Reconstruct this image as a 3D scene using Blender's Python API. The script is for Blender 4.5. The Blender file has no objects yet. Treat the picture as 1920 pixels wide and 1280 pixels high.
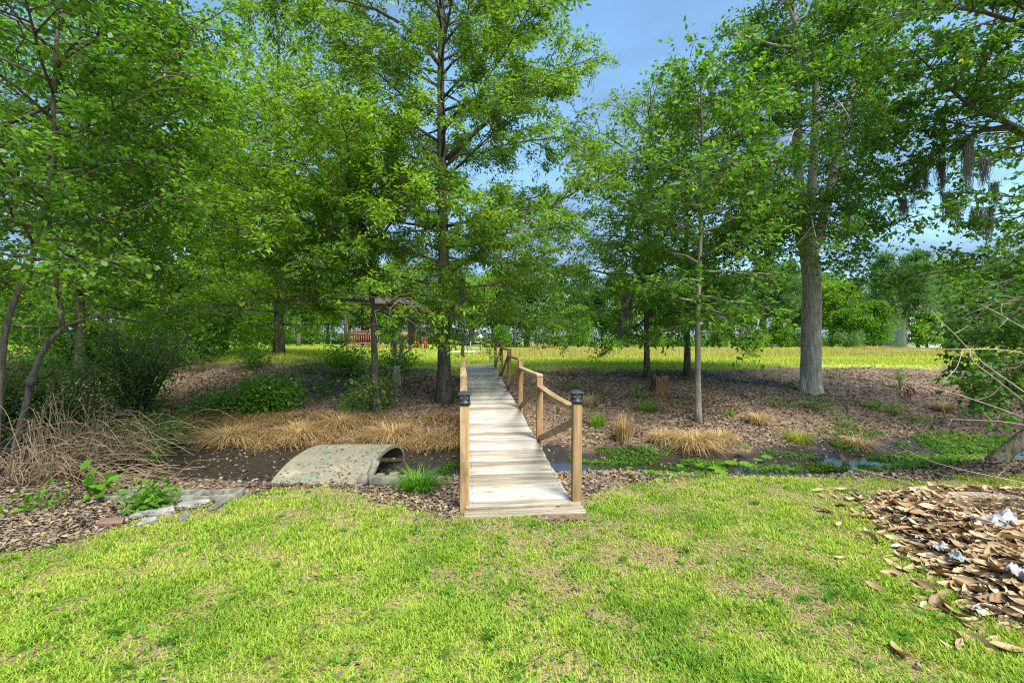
import bpy, math, random
import numpy as np
from mathutils import Vector

R = math.radians
sc = bpy.context.scene
col = sc.collection

# ------------------------------------------------------------------ camera, world, sun, exposure
F = 853.33                                   # focal length in pixels of the 1920 px wide photograph
CAMZ = 1.6
cam_d = bpy.data.cameras.new("camera")
cam_d.sensor_width = 36
cam_d.lens = 16
cam_d.clip_start = 0.05
cam_d.clip_end = 2000
cam = bpy.data.objects.new("camera", cam_d)
cam.location = (0, 0, CAMZ)
cam.rotation_euler = (R(90), 0, 0)
col.objects.link(cam)
sc.camera = cam

SUN_EL, SUN_AZ = 54.0, -34.0                 # the sun stands behind the photographer, a little to the right
wd = bpy.data.worlds.new("World")
sc.world = wd
wd.use_nodes = True
nt = wd.node_tree
nt.nodes.clear()
w_out = nt.nodes.new("ShaderNodeOutputWorld")
sky = nt.nodes.new("ShaderNodeTexSky")
sky.sky_type = 'NISHITA'
sky.sun_disc = False
sky.sun_elevation = R(SUN_EL)
sky.sun_rotation = R(180 + SUN_AZ)
sky.air_density = 1.0
sky.dust_density = 0.6
sky.ozone_density = 2.0
bg = nt.nodes.new("ShaderNodeBackground")
bg.inputs[1].default_value = 0.125
tc = nt.nodes.new("ShaderNodeTexCoord")
mp = nt.nodes.new("ShaderNodeMapping")
mp.inputs['Scale'].default_value = (1.0, 1.0, 3.2)
nz = nt.nodes.new("ShaderNodeTexNoise")
nz.inputs['Scale'].default_value = 2.6
nz.inputs['Detail'].default_value = 7
nz.inputs['Roughness'].default_value = 0.55
nz.inputs['Distortion'].default_value = 0.4
rp = nt.nodes.new("ShaderNodeValToRGB")
rp.color_ramp.elements[0].position = 0.40
rp.color_ramp.elements[0].color = (0, 0, 0, 1)
rp.color_ramp.elements[1].position = 0.72
rp.color_ramp.elements[1].color = (0.85, 0.85, 0.85, 1)
mx = nt.nodes.new("ShaderNodeMixRGB")
mx.inputs[2].default_value = (.80, 1.02, 1.80, 1)
L = nt.links.new
L(tc.outputs['Generated'], mp.inputs[0])
L(mp.outputs[0], nz.inputs['Vector'])
sp_ = nt.nodes.new("ShaderNodeSeparateXYZ")
L(tc.outputs['Generated'], sp_.inputs[0])
lowb = nt.nodes.new("ShaderNodeMapRange")              # banks of thin cloud lie thicker towards the horizon
lowb.inputs[1].default_value = .0; lowb.inputs[2].default_value = .5; lowb.inputs[3].default_value = .26; lowb.inputs[4].default_value = .0
L(sp_.outputs[2], lowb.inputs[0])
ad_ = nt.nodes.new("ShaderNodeMath")
L(nz.outputs[0], ad_.inputs[0]); L(lowb.outputs[0], ad_.inputs[1])
L(ad_.outputs[0], rp.inputs[0])
L(rp.outputs[0], mx.inputs[0])
L(sky.outputs[0], mx.inputs[1])
tn = nt.nodes.new('ShaderNodeMixRGB')
tn.blend_type = 'MULTIPLY'
tn.inputs[0].default_value = 1
tn.inputs[2].default_value = (.76, .90, .86, 1)
L(mx.outputs[0], tn.inputs[1])
L(tn.outputs[0], bg.inputs[0])
L(bg.outputs[0], w_out.inputs[0])

sun_d = bpy.data.lights.new("sun", 'SUN')
sun_d.energy = 2.6
sun_d.angle = R(26.0)
sun_d.color = (1.0, 0.95, 0.86)
sun = bpy.data.objects.new("sun", sun_d)
sun.rotation_euler = (R(90 - SUN_EL), 0, R(-SUN_AZ))
sun.location = (0, -10, 30)
col.objects.link(sun)

sc.view_settings.view_transform = 'Standard'
sc.view_settings.look = 'None'
sc.view_settings.exposure = 1.62
sc.view_settings.gamma = 1.0
sc.render.engine = 'CYCLES'
cy = sc.cycles
cy.max_bounces = 9
cy.diffuse_bounces = 7
cy.glossy_bounces = 2
cy.transmission_bounces = 5
cy.transparent_max_bounces = 4
cy.use_denoising = False
cy.caustics_reflective = False
cy.caustics_refractive = False
cy.sample_clamp_indirect = 6
cy.filter_width = 1.1

# ------------------------------------------------------------------ small maths
def W(px, py, d):
    return np.array([(px - 960) / F * d, d, CAMZ - (py - 640) / F * d])

def smooth(a, b, x):
    t = np.clip((np.asarray(x, float) - a) / (b - a), 0, 1)
    return t * t * (3 - 2 * t)

_TAB = np.random.default_rng(5).uniform(-1, 1, (256, 256))
def vnoise(x, y, scale=1.0, octs=4):
    """Layered lattice noise, roughly -1 .. 1."""
    x, y = np.broadcast_arrays(np.asarray(x, float) * scale, np.asarray(y, float) * scale)
    s = np.zeros(x.shape)
    amp, f, tot = 1.0, .62, 0.0
    for o in range(octs):
        c, sn = math.cos(.7 + 1.9 * o), math.sin(.7 + 1.9 * o)
        u = (x * c - y * sn) * f + 31.7 * (o + 1); v = (x * sn + y * c) * f + 17.3 * (o + 1)
        i = np.floor(u).astype(np.int64); j = np.floor(v).astype(np.int64)
        a = u - i; b = v - j
        a = a * a * (3 - 2 * a); b = b * b * (3 - 2 * b)
        i0, i1, j0, j1 = i % 256, (i + 1) % 256, j % 256, (j + 1) % 256
        s = s + amp * ((_TAB[i0, j0] * (1 - a) + _TAB[i1, j0] * a) * (1 - b) + (_TAB[i0, j1] * (1 - a) + _TAB[i1, j1] * a) * b)
        tot += amp * amp
        amp *= .55
        f *= 2.07
    return np.clip(s / math.sqrt(tot) * 1.35, -1.3, 1.3)

# ------------------------------------------------------------------ terrain height
def yc(x):
    return 6.95 + 1.0 * smooth(3.5, 9.5, x) + .12 * np.sin(np.asarray(x) * 1.3)

def pile_mask(x, y):
    e = 2.50 + .44 * (y - 2.45)
    return smooth(-.05, .6, x - e) * smooth(2.2, 2.9, y) * smooth(4.85, 4.3, y) * smooth(6.5, 5.2, x)

def zt(x, y):
    x = np.asarray(x, float); y = np.asarray(y, float)
    c = yc(x)
    v = y - c
    crest = .78 + .32 * smooth(-2.8, -7.5, x)
    base = np.interp(v, [-2.2, -1.5, -1.0, -.62, -.38, .30, .75, 1.5, 2.6], [0, -.03, -.14, -.29, -.385, -.385, -.27, -.10, .13])
    up = np.interp(v, [2.6, 4.6, 5.6, 6.3, 7.2], [0, .40, .60, .74, .86]) / .82
    z = base + (crest - .13) * np.minimum(up, 1.06)
    left = smooth(-.6, -1.9, x)                 # the muddy bed of the creek is wide and nearly dry on this side
    mud = np.interp(v, [-1.8, -1.45, -1.0, -.6, 1.0, 1.5, 2.2], [-.02, -.22, -.315, -.338, -.325, -.16, .02])
    z = np.where((v > -1.8) & (v < 2.2), z * (1 - left) + mud * left, z)
    bank = smooth(1.0, 2.0, v) * smooth(8.0, 6.0, v)
    z = z + bank * .05 * vnoise(x, y, 1.7, 3) + .012 * vnoise(x, y, 2.3, 2) * smooth(30, 10, y)
    z = z + .13 * pile_mask(x, y)
    bs = (y - 4.4) * 1.006                                   # the bank is cut down where the bridge lands
    bxc = .089 - .1108 * (y - 4.4)
    cut = smooth(1.5, .75, np.abs(x - bxc)) * smooth(5.6, 6.6, y) * smooth(15.8, 14.8, y)
    z = np.where(cut > 0, z * (1 - cut) + np.minimum(z, .045 + .0705 * bs - .13) * cut, z)
    z = z + smooth(22, 80, y) * (.08 * vnoise(x, y, .06, 2))
    return z

_LE = np.array([(-14, 1.0), (-4.6, 2.55), (-4.1, 3.1), (-3.84, 3.41), (-3.5, 3.72), (-3.29, 4.0), (-2.99, 4.45), (-2.75, 4.75), (-2.3, 4.98), (-1.8, 4.92), (-1.24, 4.45),
                (-.5, 4.12), (.66, 4.22), (.85, 4.6), (1.1, 5.1), (2.2, 5.4), (3.5, 5.55), (5.8, 5.25), (8, 5.0), (14, 4.6)])
def lawn_edge(x):
    return np.interp(x, _LE[:, 0], _LE[:, 1])
def lawn_mask(x, y):
    e = lawn_edge(x) + .16 * vnoise(x, y, 3.1, 3)
    return smooth(.16, -.16, y - e) * (1 - smooth(.02, .3, pile_mask(x, y)))
def bare_mask(x, y):
    b = np.zeros(np.broadcast(x, y).shape)
    for (cx, cy_, rx, ry, a) in ((.55, 3.9, .55, .32, .85), (1.0, 3.35, .5, .35, .75), (1.55, 3.0, .3, .2, .9), (-.4, 4.05, .9, .2, .7), (1.75, 2.65, .4, .16, .75),
                              (-2.0, 2.35, .35, .1, .6), (-1.9, 3.75, .5, .1, .55), (.35, 2.9, .3, .12, .5), (2.2, 2.3, .35, .15, .6), (-1.2, 2.4, .35, .12, .5)):
        b = np.maximum(b, a * np.exp(-(((x - cx) / rx) ** 2 + ((y - cy_) / ry) ** 2)))
    return np.clip(b * .8 + .3 * smooth(.3, .9, vnoise(x, y, 2.2, 4)), 0, 1)
def field_mask(x, y):
    e = yc(x) + 6.75 - .3 * smooth(-3, -7, x) + .35 * vnoise(x, y, 1.9, 3)
    return smooth(-.35, .35, y - e)

def G(px, py, dmin=1.5, dmax=80):
    """Where the sight line through a pixel meets the terrain."""
    d = np.geomspace(dmin, dmax, 4000)
    x = (px - 960) / F * d
    z = CAMZ - (py - 640) / F * d
    below = z < zt(x, d)
    i = int(np.argmax(below)) if below.any() else len(d) - 1
    return np.array([x[i], d[i], float(zt(x[i], d[i]))])

# ------------------------------------------------------------------ mesh builder
class MB:
    def __init__(s):
        s.v = []; s.f = {3: [], 4: []}; s.r = []; s.fr = []; s.n = 0
    def add(s, v, quads=None, tris=None, rnd=.5):
        v = np.asarray(v, np.float32).reshape(-1, 3)
        if quads is not None and len(quads): s.f[4].append(np.asarray(quads, np.int32).reshape(-1, 4) + s.n)
        if tris is not None and len(tris): s.f[3].append(np.asarray(tris, np.int32).reshape(-1, 3) + s.n)
        s.v.append(v)
        s.r.append(np.broadcast_to(np.asarray(rnd, np.float32), (len(v),)))
        s.n += len(v)
    def build(s, name, mat, parent=None, rel=(0, 0, 0), smooth_=False, bevel=0):
        me = bpy.data.meshes.new(name)
        v = np.concatenate(s.v) - np.asarray(rel, np.float32)
        me.vertices.add(len(v))
        me.vertices.foreach_set('co', v.astype(np.float32).ravel())
        loops, tot = [], []
        for k in (3, 4):
            if s.f[k]:
                a = np.concatenate(s.f[k])
                loops.append(a.ravel()); tot.append(np.full(len(a), k, np.int32))
        loops = np.concatenate(loops); tot = np.concatenate(tot)
        me.loops.add(len(loops)); me.loops.foreach_set('vertex_index', loops)
        me.polygons.add(len(tot))
        st = np.zeros(len(tot), np.int32); st[1:] = np.cumsum(tot)[:-1]
        me.polygons.foreach_set('loop_start', st)
        try: me.polygons.foreach_set('loop_total', tot)
        except Exception: pass
        me.update(calc_edges=True)
        at = me.attributes.new('rnd', 'FLOAT', 'POINT')
        at.data.foreach_set('value', np.concatenate(s.r).astype(np.float32))
        if smooth_: me.polygons.foreach_set('use_smooth', np.ones(len(tot), bool))
        if mat: me.materials.append(mat)
        o = bpy.data.objects.new(name, me)
        col.objects.link(o)
        if parent is not None: o.parent = parent
        if bevel:
            b = o.modifiers.new('bevel', 'BEVEL'); b.width = bevel; b.segments = 2; b.limit_method = 'ANGLE'
        return o
    def obox(s, c, ax, ay, az, rnd=.5):
        """Oriented box: centre and three half-axis vectors."""
        c, ax, ay, az = (np.asarray(q, float) for q in (c, ax, ay, az))
        v = [c + i * ax + j * ay + k * az for k in (-1, 1) for j in (-1, 1) for i in (-1, 1)]
        s.add(v, [(0, 2, 3, 1), (4, 5, 7, 6), (0, 1, 5, 4), (2, 6, 7, 3), (0, 4, 6, 2), (1, 3, 7, 5)], rnd=rnd)
    def box(s, c, dx, dy, dz, rnd=.5, rz=0):
        ca, sa = math.cos(rz), math.sin(rz)
        s.obox(c, (dx / 2 * ca, dx / 2 * sa, 0), (-dy / 2 * sa, dy / 2 * ca, 0), (0, 0, dz / 2), rnd)
    def bar(s, a, b, w, t, rnd=.5, up=(0, 0, 1)):
        a = np.asarray(a, float); b = np.asarray(b, float)
        d = b - a; l = np.linalg.norm(d); d /= l
        u = np.cross(up, d)
        if np.linalg.norm(u) < 1e-4: u = np.cross((1, 0, 0), d)
        u /= np.linalg.norm(u); n = np.cross(d, u)
        s.obox((a + b) / 2, u * w / 2, d * l / 2, n * t / 2, rnd)
    def tubes(s, P, r, sides=6, rnd=.5, wob=0, rng=None):
        """Many polylines of K points at once. P (M,K,3), r (M,K)."""
        P = np.asarray(P, float); r = np.asarray(r, float)
        if P.ndim == 2: P = P[None]
        if r.ndim == 1: r = r[None]
        M, K, _ = P.shape
        T = np.gradient(P, axis=1)
        T /= np.linalg.norm(T, axis=2, keepdims=True) + 1e-9
        m = T.mean(1)
        ref = np.where(np.abs(m[:, 2:3]) < .75, np.array([[0, 0, 1.]]), np.array([[1., 0.13, 0]]))[:, None, :]
        U = np.cross(T, ref); U /= np.linalg.norm(U, axis=2, keepdims=True) + 1e-9
        V = np.cross(T, U)
        a = np.linspace(0, 2 * math.pi, sides, endpoint=False)
        rr = r[:, :, None]
        if wob: rr = rr * (1 + wob * rng.uniform(-1, 1, (M, K, sides)))
        v = P[:, :, None, :] + rr[..., None] * (np.cos(a)[None, None, :, None] * U[:, :, None, :] + np.sin(a)[None, None, :, None] * V[:, :, None, :])
        idx = np.arange(M * K * sides).reshape(M, K, sides)
        nx = np.roll(idx, -1, axis=2)
        q = np.stack([idx[:, :-1], nx[:, :-1], nx[:, 1:], idx[:, 1:]], -1).reshape(-1, 4)
        tri = []
        for i in range(1, sides - 1):
            tri.append(np.stack([idx[:, -1, 0], idx[:, -1, i], idx[:, -1, i + 1]], -1))
            tri.append(np.stack([idx[:, 0, 0], idx[:, 0, i + 1], idx[:, 0, i]], -1))
        rn = rnd if np.ndim(rnd) == 0 else np.repeat(np.asarray(rnd), K * sides)
        s.add(v, q, np.concatenate(tri), rnd=rn)
    def leaves(s, P, D, N, l, ratio, rnd, curl=.12):
        """Kite-shaped leaves folded along the midrib."""
        P = np.asarray(P, float)
        D = D / (np.linalg.norm(D, axis=1, keepdims=True) + 1e-9)
        S = np.cross(D, N); S /= np.linalg.norm(S, axis=1, keepdims=True) + 1e-9
        U = np.cross(S, D)
        l = np.broadcast_to(l, (len(P),))[:, None]
        w = l * np.broadcast_to(ratio, (len(P),))[:, None] * .5
        mid = P + D * l * .42 + U * l * .07
        tip = P + D * l - U * l * curl
        v = np.stack([P, mid + S * w, tip, mid - S * w], 1)
        i = np.arange(len(P))[:, None] * 4
        s.add(v, i + np.arange(4)[None], rnd=np.repeat(rnd, 4))
    def ribbons(s, P, az, length, lean, droop, width, rnd, K=2, side=None):
        """Grass-like blades. length up, lean outwards (m), droop = how far the tip falls (m)."""
        P = np.asarray(P, float); n = len(P)
        b = lambda q: np.broadcast_to(np.asarray(q, float), (n,))
        length, lean, droop, width = b(length), b(lean), b(droop), b(width)
        az = b(az)
        d = np.stack([np.cos(az), np.sin(az), 0 * az], 1)
        sa = az + math.pi / 2 if side is None else b(side)
        sd = np.stack([np.cos(sa), np.sin(sa), 0 * az], 1)
        t = np.linspace(0, 1, K + 1)
        C = P[:, None] + d[:, None] * (lean[:, None] * t ** 1.6)[..., None]
        C[:, :, 2] += length[:, None] * t - droop[:, None] * t ** 2.4
        wd_ = width[:, None] * .5 * (1 - .9 * t ** 1.7)
        v = np.stack([C - sd[:, None] * wd_[..., None], C + sd[:, None] * wd_[..., None]], 2)
        idx = np.arange(n * (K + 1) * 2).reshape(n, K + 1, 2)
        q = np.stack([idx[:, :-1, 0], idx[:, :-1, 1], idx[:, 1:, 1], idx[:, 1:, 0]], -1).reshape(-1, 4)
        s.add(v, q, rnd=np.repeat(np.broadcast_to(rnd, (n,)), (K + 1) * 2))

def tag(o, label=None, cat=None, group=None, kind=None):
    if label: o['label'] = label
    if cat: o['category'] = cat
    if group: o['group'] = group
    if kind: o['kind'] = kind
    return o
def empty(name, loc, label, cat, group=None, rz=0):
    o = bpy.data.objects.new(name, None)
    o.location = loc; o.rotation_euler = (0, 0, rz); o.empty_display_size = .2
    col.objects.link(o)
    return tag(o, label, cat, group)
def copy_tree(o, parent=None):
    c = o.copy(); col.objects.link(c)
    if parent is not None: c.parent = parent
    for ch in list(o.children): copy_tree(ch, c)
    return c

# ------------------------------------------------------------------ materials
def mat_new(name):
    m = bpy.data.materials.new(name); m.use_nodes = True
    t = m.node_tree
    b = t.nodes['Principled BSDF']
    return m, t, b
def ramp(t, stops):
    r = t.nodes.new("ShaderNodeValToRGB")
    e = r.color_ramp.elements
    while len(e) < len(stops): e.new(.5)
    for k, (p, c) in enumerate(stops):
        e[k].position = p; e[k].color = (*c, 1)
    return r
def leaf_mat(name, stops, trans=.54, rough=.5, spec=.3, tint=(1.5, 1.4, .55)):
    m, t, b = mat_new(name)
    a = t.nodes.new("ShaderNodeAttribute"); a.attribute_name = 'rnd'
    r = ramp(t, stops)
    t.links.new(a.outputs['Fac'], r.inputs[0])
    t.links.new(r.outputs[0], b.inputs['Base Color'])
    b.inputs['Roughness'].default_value = rough
    b.inputs['Specular IOR Level'].default_value = spec
    if trans > 0:
        tr = t.nodes.new("ShaderNodeBsdfTranslucent")
        mu = t.nodes.new("ShaderNodeMixRGB"); mu.blend_type = 'MULTIPLY'; mu.inputs[0].default_value = 1
        mu.inputs[2].default_value = (*tint, 1)
        t.links.new(r.outputs[0], mu.inputs[1]); t.links.new(mu.outputs[0], tr.inputs[0])
        mixs = t.nodes.new("ShaderNodeMixShader"); mixs.inputs[0].default_value = trans
        t.links.new(b.outputs[0], mixs.inputs[1]); t.links.new(tr.outputs[0], mixs.inputs[2])
        t.links.new(mixs.outputs[0], t.nodes['Material Output'].inputs[0])
    return m
def noise_node(t, scale, detail=6, rough=.6, vec=None, stretch=None, coord='Object'):
    n = t.nodes.new("ShaderNodeTexNoise")
    n.inputs['Scale'].default_value = scale; n.inputs['Detail'].default_value = detail; n.inputs['Roughness'].default_value = rough
    c = t.nodes.new("ShaderNodeTexCoord")
    if stretch is not None:
        mpn = t.nodes.new("ShaderNodeMapping"); mpn.inputs['Scale'].default_value = stretch
        t.links.new(c.outputs[coord], mpn.inputs[0]); t.links.new(mpn.outputs[0], n.inputs['Vector'])
    else:
        t.links.new(c.outputs[coord], n.inputs['Vector'])
    return n
def bump(t, b, src, strength=.5, dist=.02):
    bp = t.nodes.new("ShaderNodeBump"); bp.inputs['Strength'].default_value = strength; bp.inputs['Distance'].default_value = dist
    t.links.new(src, bp.inputs['Height']); t.links.new(bp.outputs[0], b.inputs['Normal'])
def surf_mat(name, stops, scale=8, stretch=None, rough=.8, bstr=.5, bdist=.01, detail=8, spec=.3, metal=0, lo=.3, hi=.7):
    m, t, b = mat_new(name)
    n = noise_node(t, scale, detail, .62, stretch=stretch)
    k = [(lo + (hi - lo) * i / max(1, len(stops) - 1), c) for i, c in enumerate(stops)]
    r = ramp(t, k)
    t.links.new(n.outputs[0], r.inputs[0]); t.links.new(r.outputs[0], b.inputs['Base Color'])
    b.inputs['Roughness'].default_value = rough; b.inputs['Specular IOR Level'].default_value = spec; b.inputs['Metallic'].default_value = metal
    if bstr: bump(t, b, n.outputs[0], bstr, bdist)
    return m
def bark_mat(name, stops, scale=6, lichen=None):
    m, t, b = mat_new(name)
    n = noise_node(t, scale, 10, .65, stretch=(3.2, 3.2, .55))
    r = ramp(t, [(.32 + .36 * i / (len(stops) - 1), c) for i, c in enumerate(stops)])
    t.links.new(n.outputs[0], r.inputs[0])
    src = r.outputs[0]
    if lichen:
        n2 = noise_node(t, 3.2, 5, .6)
        r2 = ramp(t, [(.52, (0, 0, 0)), (.66, (.75, .75, .75))])
        mxn = t.nodes.new("ShaderNodeMixRGB"); mxn.inputs[2].default_value = (*lichen, 1)
        t.links.new(n2.outputs[0], r2.inputs[0]); t.links.new(r2.outputs[0], mxn.inputs[0]); t.links.new(src, mxn.inputs[1])
        src = mxn.outputs[0]
    t.links.new(src, b.inputs['Base Color'])
    b.inputs['Roughness'].default_value = .9; b.inputs['Specular IOR Level'].default_value = .15
    bump(t, b, n.outputs[0], .9, .03)
    return m
def wood_mat(name, axis, stops, stain=(.10, .07, .045)):
    st = [28., 28., 28.]; st[axis] = 1.6
    m, t, b = mat_new(name)
    n = noise_node(t, 1.0, 8, .6, stretch=st)
    a = t.nodes.new("ShaderNodeAttribute"); a.attribute_name = 'rnd'
    ad = t.nodes.new("ShaderNodeMath"); ad.operation = 'MULTIPLY_ADD'; ad.inputs[1].default_value = .45; ad.inputs[2].default_value = -.22
    su = t.nodes.new("ShaderNodeMath"); su.operation = 'ADD'
    t.links.new(a.outputs['Fac'], ad.inputs[0]); t.links.new(n.outputs[0], su.inputs[0]); t.links.new(ad.outputs[0], su.inputs[1])
    r = ramp(t, [(.25 + .5 * i / (len(stops) - 1), c) for i, c in enumerate(stops)])
    t.links.new(su.outputs[0], r.inputs[0])
    st2 = [7., 7., 7.]; st2[axis] = 2.2
    n2 = noise_node(t, 1.4, 5, .6, stretch=st2)
    r2 = ramp(t, [(.54, (0, 0, 0)), (.70, (.75, .75, .75))])
    mxn = t.nodes.new("ShaderNodeMixRGB"); mxn.inputs[2].default_value = (*stain, 1)
    t.links.new(n2.outputs[0], r2.inputs[0]); t.links.new(r2.outputs[0], mxn.inputs[0]); t.links.new(r.outputs[0], mxn.inputs[1])
    t.links.new(mxn.outputs[0], b.inputs['Base Color'])
    b.inputs['Roughness'].default_value = .8; b.inputs['Specular IOR Level'].default_value = .2
    bump(t, b, n.outputs[0], .5, .004)
    return m
def plain(name, c, rough=.6, metal=0, spec=.4):
    return surf_mat(name, [tuple(q * .8 for q in c), tuple(min(1, q * 1.15) for q in c)], 14, rough=rough, bstr=.15, bdist=.003, metal=metal, spec=spec)

M = {}
M['oak_leaf'] = leaf_mat('oak_leaf', [(0, (0.065, 0.143, 0.019)), (.45, (0.130, 0.273, 0.031)), (.8, (0.208, 0.377, 0.042)), (1, (0.325, 0.494, 0.065))])
M['bright_leaf'] = leaf_mat('bright_leaf', [(0, (0.075, 0.175, 0.015)), (.45, (0.169, 0.338, 0.022)), (.8, (0.263, 0.450, 0.031)), (1, (0.375, 0.550, 0.050))], trans=.52)
M['gum_leaf'] = leaf_mat('gum_leaf', [(0, (0.042, 0.126, 0.020)), (.5, (0.098, 0.238, 0.031)), (.85, (0.168, 0.343, 0.039)), (.97, (0.252, 0.434, 0.056)), (1, (0.490, 0.350, 0.070))], rough=.45, spec=.35)
M['deep_leaf'] = leaf_mat('deep_leaf', [(0, (.035, .11, .02)), (.5, (.075, .20, .03)), (.85, (.12, .27, .04)), (1, (.18, .36, .06))], trans=.4, rough=.5, spec=.3)
M['mid_leaf'] = leaf_mat('mid_leaf', [(0, (0.052, 0.150, 0.018)), (.5, (0.117, 0.273, 0.029)), (.85, (0.195, 0.377, 0.039)), (1, (0.286, 0.468, 0.065))], rough=.45, spec=.35)
M['pine_leaf'] = leaf_mat('pine_leaf', [(0, (0.054, 0.135, 0.041)), (.5, (0.101, 0.223, 0.061)), (1, (0.176, 0.324, 0.081))], trans=.3)
M['fresh_leaf'] = leaf_mat('fresh_leaf', [(0, (.05, .16, .015)), (.5, (.12, .30, .02)), (1, (.24, .45, .04))], trans=.45)
M['red_leaf'] = leaf_mat('red_leaf', [(0, (.10, .015, .01)), (1, (.30, .06, .03))], trans=.4, tint=(1.3, .8, .6))
M['straw'] = leaf_mat('straw', [(0, (.24, .15, .06)), (.5, (.50, .35, .15)), (1, (.68, .53, .27))], trans=.2, rough=.7, spec=.2, tint=(1, .95, .8))
M['lawn_blade'] = leaf_mat('lawn_blade', [(0, (.38, .29, .17)), (.22, (.52, .43, .23)), (.27, (.14, .28, .024)), (.6, (.26, .40, .034)), (1, (.43, .52, .08))], trans=.35, rough=.55, spec=.25)
M['field_blade'] = leaf_mat('field_blade', [(0, (.45, .33, .14)), (.2, (.46, .40, .14)), (.3, (.26, .36, .04)), (1, (.46, .50, .08))], trans=.4, rough=.6, spec=.2)
M['litter'] = leaf_mat('litter', [(0, (.058, .040, .027)), (.3, (.118, .086, .058)), (.6, (.195, .148, .106)), (.85, (.31, .258, .205)), (1, (.38, .245, .10))], trans=0, rough=.7, spec=.25)
M['magnolia'] = leaf_mat('magnolia', [(0, (.13, .075, .038)), (.25, (.31, .195, .095)), (.6, (.48, .34, .185)), (1, (.62, .49, .32))], trans=.1, rough=.5, spec=.3, tint=(1, .8, .5))
M['moss'] = leaf_mat('moss', [(0, (.20, .21, .165)), (1, (.40, .41, .34))], trans=.2, rough=.9, spec=.05, tint=(1, 1, .9))
M['oak_bark'] = bark_mat('oak_bark', [(.045, .038, .028), (.11, .095, .07), (.19, .165, .125)], lichen=(.13, .15, .10))
M['grey_bark'] = bark_mat('grey_bark', [(.20, .18, .14), (.42, .385, .325), (.60, .565, .49)], 7)
M['brown_bark'] = bark_mat('brown_bark', [(.08, .068, .05), (.17, .15, .115), (.27, .245, .20)], 9)
M['pale_bark'] = bark_mat('pale_bark', [(.13, .115, .085), (.25, .225, .17), (.34, .31, .25)], 9, lichen=(.33, .34, .28))
M['twig'] = surf_mat('twig', [(.10, .075, .05), (.20, .155, .11)], 20, rough=.85)
M['bare_wood'] = surf_mat('bare_wood', [(.25, .19, .13), (.50, .43, .33)], 18, rough=.8)
M['cane'] = surf_mat('cane', [(.16, .11, .06), (.42, .31, .19)], 9, rough=.8)
M['deck_wood'] = wood_mat('deck_wood', 0, [(.23, .18, .12), (.38, .335, .26), (.49, .455, .385), (.56, .53, .47)], stain=(.26, .19, .11))
M['post_wood'] = wood_mat('post_wood', 2, [(.17, .10, .045), (.33, .21, .10), (.46, .32, .17)], stain=(.14, .085, .04))
M['rail_wood'] = wood_mat('rail_wood', 1, [(.20, .13, .065), (.36, .25, .13), (.48, .37, .22)], stain=(.16, .10, .05))
M['lamp_metal'] = plain('lamp_metal', (.035, .042, .05), .35, 0, .5)
M['lamp_glass'] = plain('lamp_glass', (.5, .5, .42), .2, 0, .5)
M['shell'] = surf_mat('shell', [(.09, .11, .07), (.19, .205, .145), (.24, .20, .135), (.32, .30, .23)], 3.5, rough=.75, bstr=.3, bdist=.01)
M['concrete'] = surf_mat('concrete', [(.08, .075, .05), (.19, .18, .14), (.30, .29, .25)], 9, rough=.9, bstr=.6, bdist=.01)
M['rubble'] = surf_mat('rubble', [(.14, .13, .105), (.29, .285, .26), (.42, .42, .40)], 9, rough=.9, bstr=.9, bdist=.02)
M['brick'] = surf_mat('brick', [(.13, .08, .055), (.25, .155, .11)], 12, rough=.9)
M['stump'] = bark_mat('stump', [(.06, .035, .02), (.19, .11, .06), (.32, .21, .12)], 9)
M['white_cloth'] = surf_mat('white_cloth', [(.22, .17, .12), (.36, .37, .38), (.46, .48, .50)], 7, rough=.7, bstr=.4, bdist=.01)
M['sand'] = surf_mat('sand', [(.30, .23, .16), (.48, .39, .29)], 30, rough=.95)
M['red_paint'] = plain('red_paint', (.36, .03, .035), .5)
M['brown_wood'] = surf_mat('brown_wood', [(.16, .09, .05), (.30, .17, .10)], 5, stretch=(1, 1, 6), rough=.8)
M['dark_wood'] = surf_mat('dark_wood', [(.05, .038, .03), (.10, .08, .06)], 5, rough=.8)
M['shingle'] = surf_mat('shingle', [(.05, .045, .04), (.11, .10, .085)], 14, rough=.9)
M['slab'] = surf_mat('slab', [(.42, .40, .37), (.55, .53, .50)], 3, rough=.9)
M['blue_metal'] = plain('blue_metal', (.05, .07, .14), .4, .3)
M['pale_metal'] = plain('pale_metal', (.50, .52, .50), .4, .3)
M['cream'] = plain('cream', (.66, .62, .46), .7)
M['siding'] = surf_mat('siding', [(.62, .64, .62), (.74, .75, .73)], 2, stretch=(1, 1, 12), rough=.7)
M['white_trim'] = plain('white_trim', (.8, .8, .8), .5)
M['window_glass'] = plain('window_glass', (.05, .07, .09), .1, 0, .6)

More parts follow.
